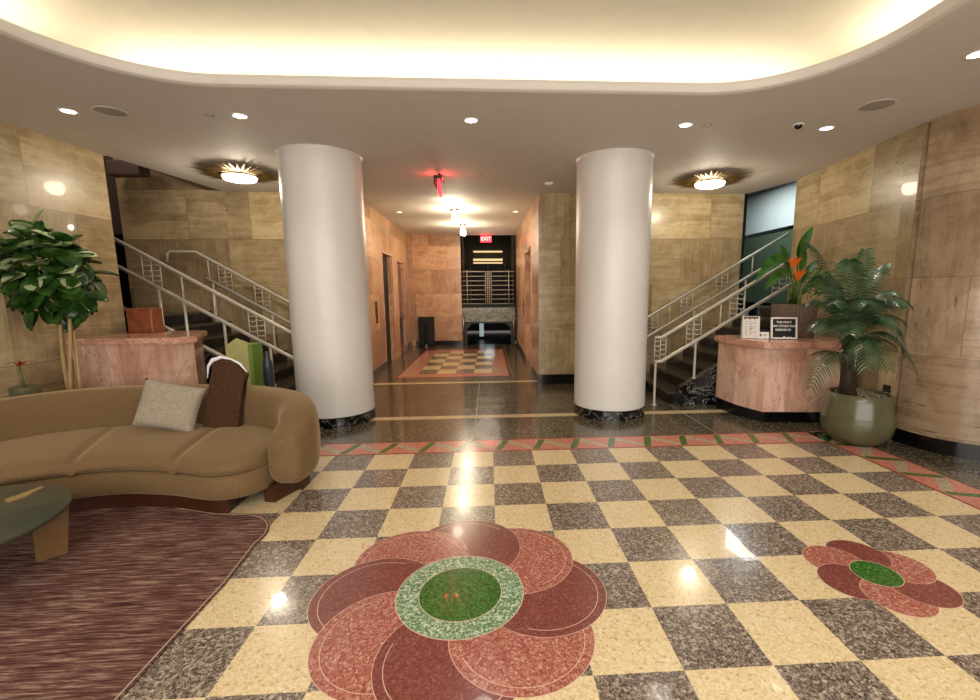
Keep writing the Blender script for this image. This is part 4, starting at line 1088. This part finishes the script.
# ------------------------------------------------------------------ lights
def area(name, loc, rot, sx, sy, power, col, spread=PI):
    l = bpy.data.lights.new(name, 'AREA'); l.shape = 'RECTANGLE'; l.size = sx; l.size_y = sy; l.energy = power; l.color = col; l.spread = spread
    o = bpy.data.objects.new(name, l); C.objects.link(o); o.location = loc; o.rotation_euler = rot; return o
def point(name, loc, power, col, r=.05):
    l = bpy.data.lights.new(name, 'POINT'); l.energy = power; l.color = col; l.shadow_soft_size = r
    o = bpy.data.objects.new(name, l); C.objects.link(o); o.location = loc; return o
def spot(name, loc, power, col, ang=1.6, blend=.6, r=.15, rot=(0, 0, 0)):
    l = bpy.data.lights.new(name, 'SPOT'); l.energy = power; l.color = col; l.spot_size = ang; l.spot_blend = blend; l.shadow_soft_size = r
    o = bpy.data.objects.new(name, l); C.objects.link(o); o.location = loc; o.rotation_euler = rot; return o
W = (1, .87, .66)
K = .5
UP = (PI, 0, 0)
area('cove_back', (-.15, hy1+.55, 3.43), UP, 6.4, .08, 50*K, W)
area('cove_left', (hx0-.45, 1.0, 3.43), UP, .08, 6.2, 62*K, W)
area('cove_right', (hx1+.45, 1.0, 3.43), UP, .08, 6.2, 62*K, W)
area('cove_front', (-.15, hy0-.5, 3.43), UP, 5.6, .08, 55*K, W)
N_ = (1, .93, .84)
for x, y in ((-3.76, 4.6), (-2.29, 4.66), (-.14, 4.69), (2.0, 4.74), (3.51, 4.78), (3.5, 3.31)): spot('spot', (x, y, H-.02), 42, N_, 1.9, .8)
for x, y in ((-4, 2), (-4, 0), (3.6, 1.2), (3.6, -1)): spot('spot', (x, y, H-.02), 60, N_, 2.0, .8)  # extra fill spots added out of view, without fittings
area('room_fill', (0.3, -1.2, 3.6), (math.radians(12), 0, 0), 4.5, 2.2, 170, (1, .96, .9))
area('rear_fill', (.3, -3.5, 1.6), (PI/2+.15, 0, 0), 9, 2.6, 330, (1, .97, .93))  # soft fill added behind the camera; the wall has no window
for x, y in ((-3.32, 6.6), (3.28, 6.8)):
    point('sunburst_lamp', (x, y, H-.22), 34, (1, .88, .68), .1)
for y in (9.6, 11.9): point('pendant_lamp', (-.64, y, 2.98), 62, (1, .86, .62), .07)
for x, y in ((-1.84, 10.0), (.60, 9.9)): spot('spot', (x, y, 3.27), 26, (1, .85, .65), 1.8, .8)
point('corridor_mouth_lamp', (-.7, 8.6, 3.15), 8, (1, .85, .65), .1)
area('stair_light', (5.1, 8.9, 3.72), (0, 0, 0), .5, 1.6, 44, (.95, .99, 1))
point('stair_left_fill', (-5.6, 7.0, 4.3), 22, (1, .8, .65), .15)  # fill added to lift the dim left stairwell, no fitting
point('exit_glow', (-.60, 6.70, 3.20), 1.6, (1, .05, .05), .03)
point('exit_glow_b', (-.75, 6.70, 3.20), 1.6, (1, .05, .05), .03)
point('landing_fill', (-.1, 13.6, 2.6), 9, (1, .9, .75), .4)  # fill added to brighten the landing railing and end wall
area('hall_light', (0, 16.2, 3.9), (0, 0, 0), .8, 1.5, 7, (1, .85, .6))
point('lower_hall_light', (0, 16.5, .6), 2, (.7, .9, .9), .2)
w = bpy.data.worlds.new('world'); bpy.context.scene.world = w; w.use_nodes = True
w.node_tree.nodes['Background'].inputs[0].default_value = (.9, .85, .78, 1); w.node_tree.nodes['Background'].inputs[1].default_value = .15

# ------------------------------------------------------------------ camera
f, pitch, yaw, roll, cx, cy = 452.9915, .1473, .0567, -.0079, 514.9937, 359.4771
cd = bpy.data.cameras.new('camera'); cam = bpy.data.objects.new('camera', cd); C.objects.link(cam)
cd.sensor_fit = 'HORIZONTAL'; cd.sensor_width = 36; cd.lens = f*36/980
cd.shift_x = (490-cx)/980; cd.shift_y = (cy-350)/980
Rm = Matrix.Rotation(-yaw if False else 0, 3, 'Z')
cyw, syw = math.cos(yaw), math.sin(yaw); cp, sp_ = math.cos(pitch), math.sin(pitch)
fwd = Vector((syw*cp*-0+cp*syw*1, cp*cyw, -sp_)); fwd = Vector((cp*syw, cp*cyw, -sp_))
rgt = Vector((cyw, -syw, 0)); upv = rgt.cross(fwd)
cr, sr = math.cos(roll), math.sin(roll)
r2 = rgt*cr+upv*sr*-1*-1; 
# image u axis = rgt*cr - (-up)*sr ; image up axis accordingly
U = rgt*cr-(-upv)*sr; V = rgt*sr+(-upv)*cr     # u' = u cr - v sr ; v' = u sr + v cr
X_ = (rgt*cr+upv*sr); Y_ = (-rgt*sr+upv*cr)
mat = Matrix((X_, Y_, -fwd)).transposed().to_4x4(); mat.translation = Vector((0, 0, CAMZ))
cam.matrix_world = mat
bpy.context.scene.camera = cam
cd.clip_start = .05
sc = bpy.context.scene
sc.view_settings.view_transform = 'Standard'; sc.view_settings.look = 'None'; sc.view_settings.exposure = 0.0
sc.cycles.use_denoising = True
sc.cycles.max_bounces = 8; sc.cycles.diffuse_bounces = 4; sc.cycles.glossy_bounces = 4
sc.cycles.sample_clamp_indirect = 6
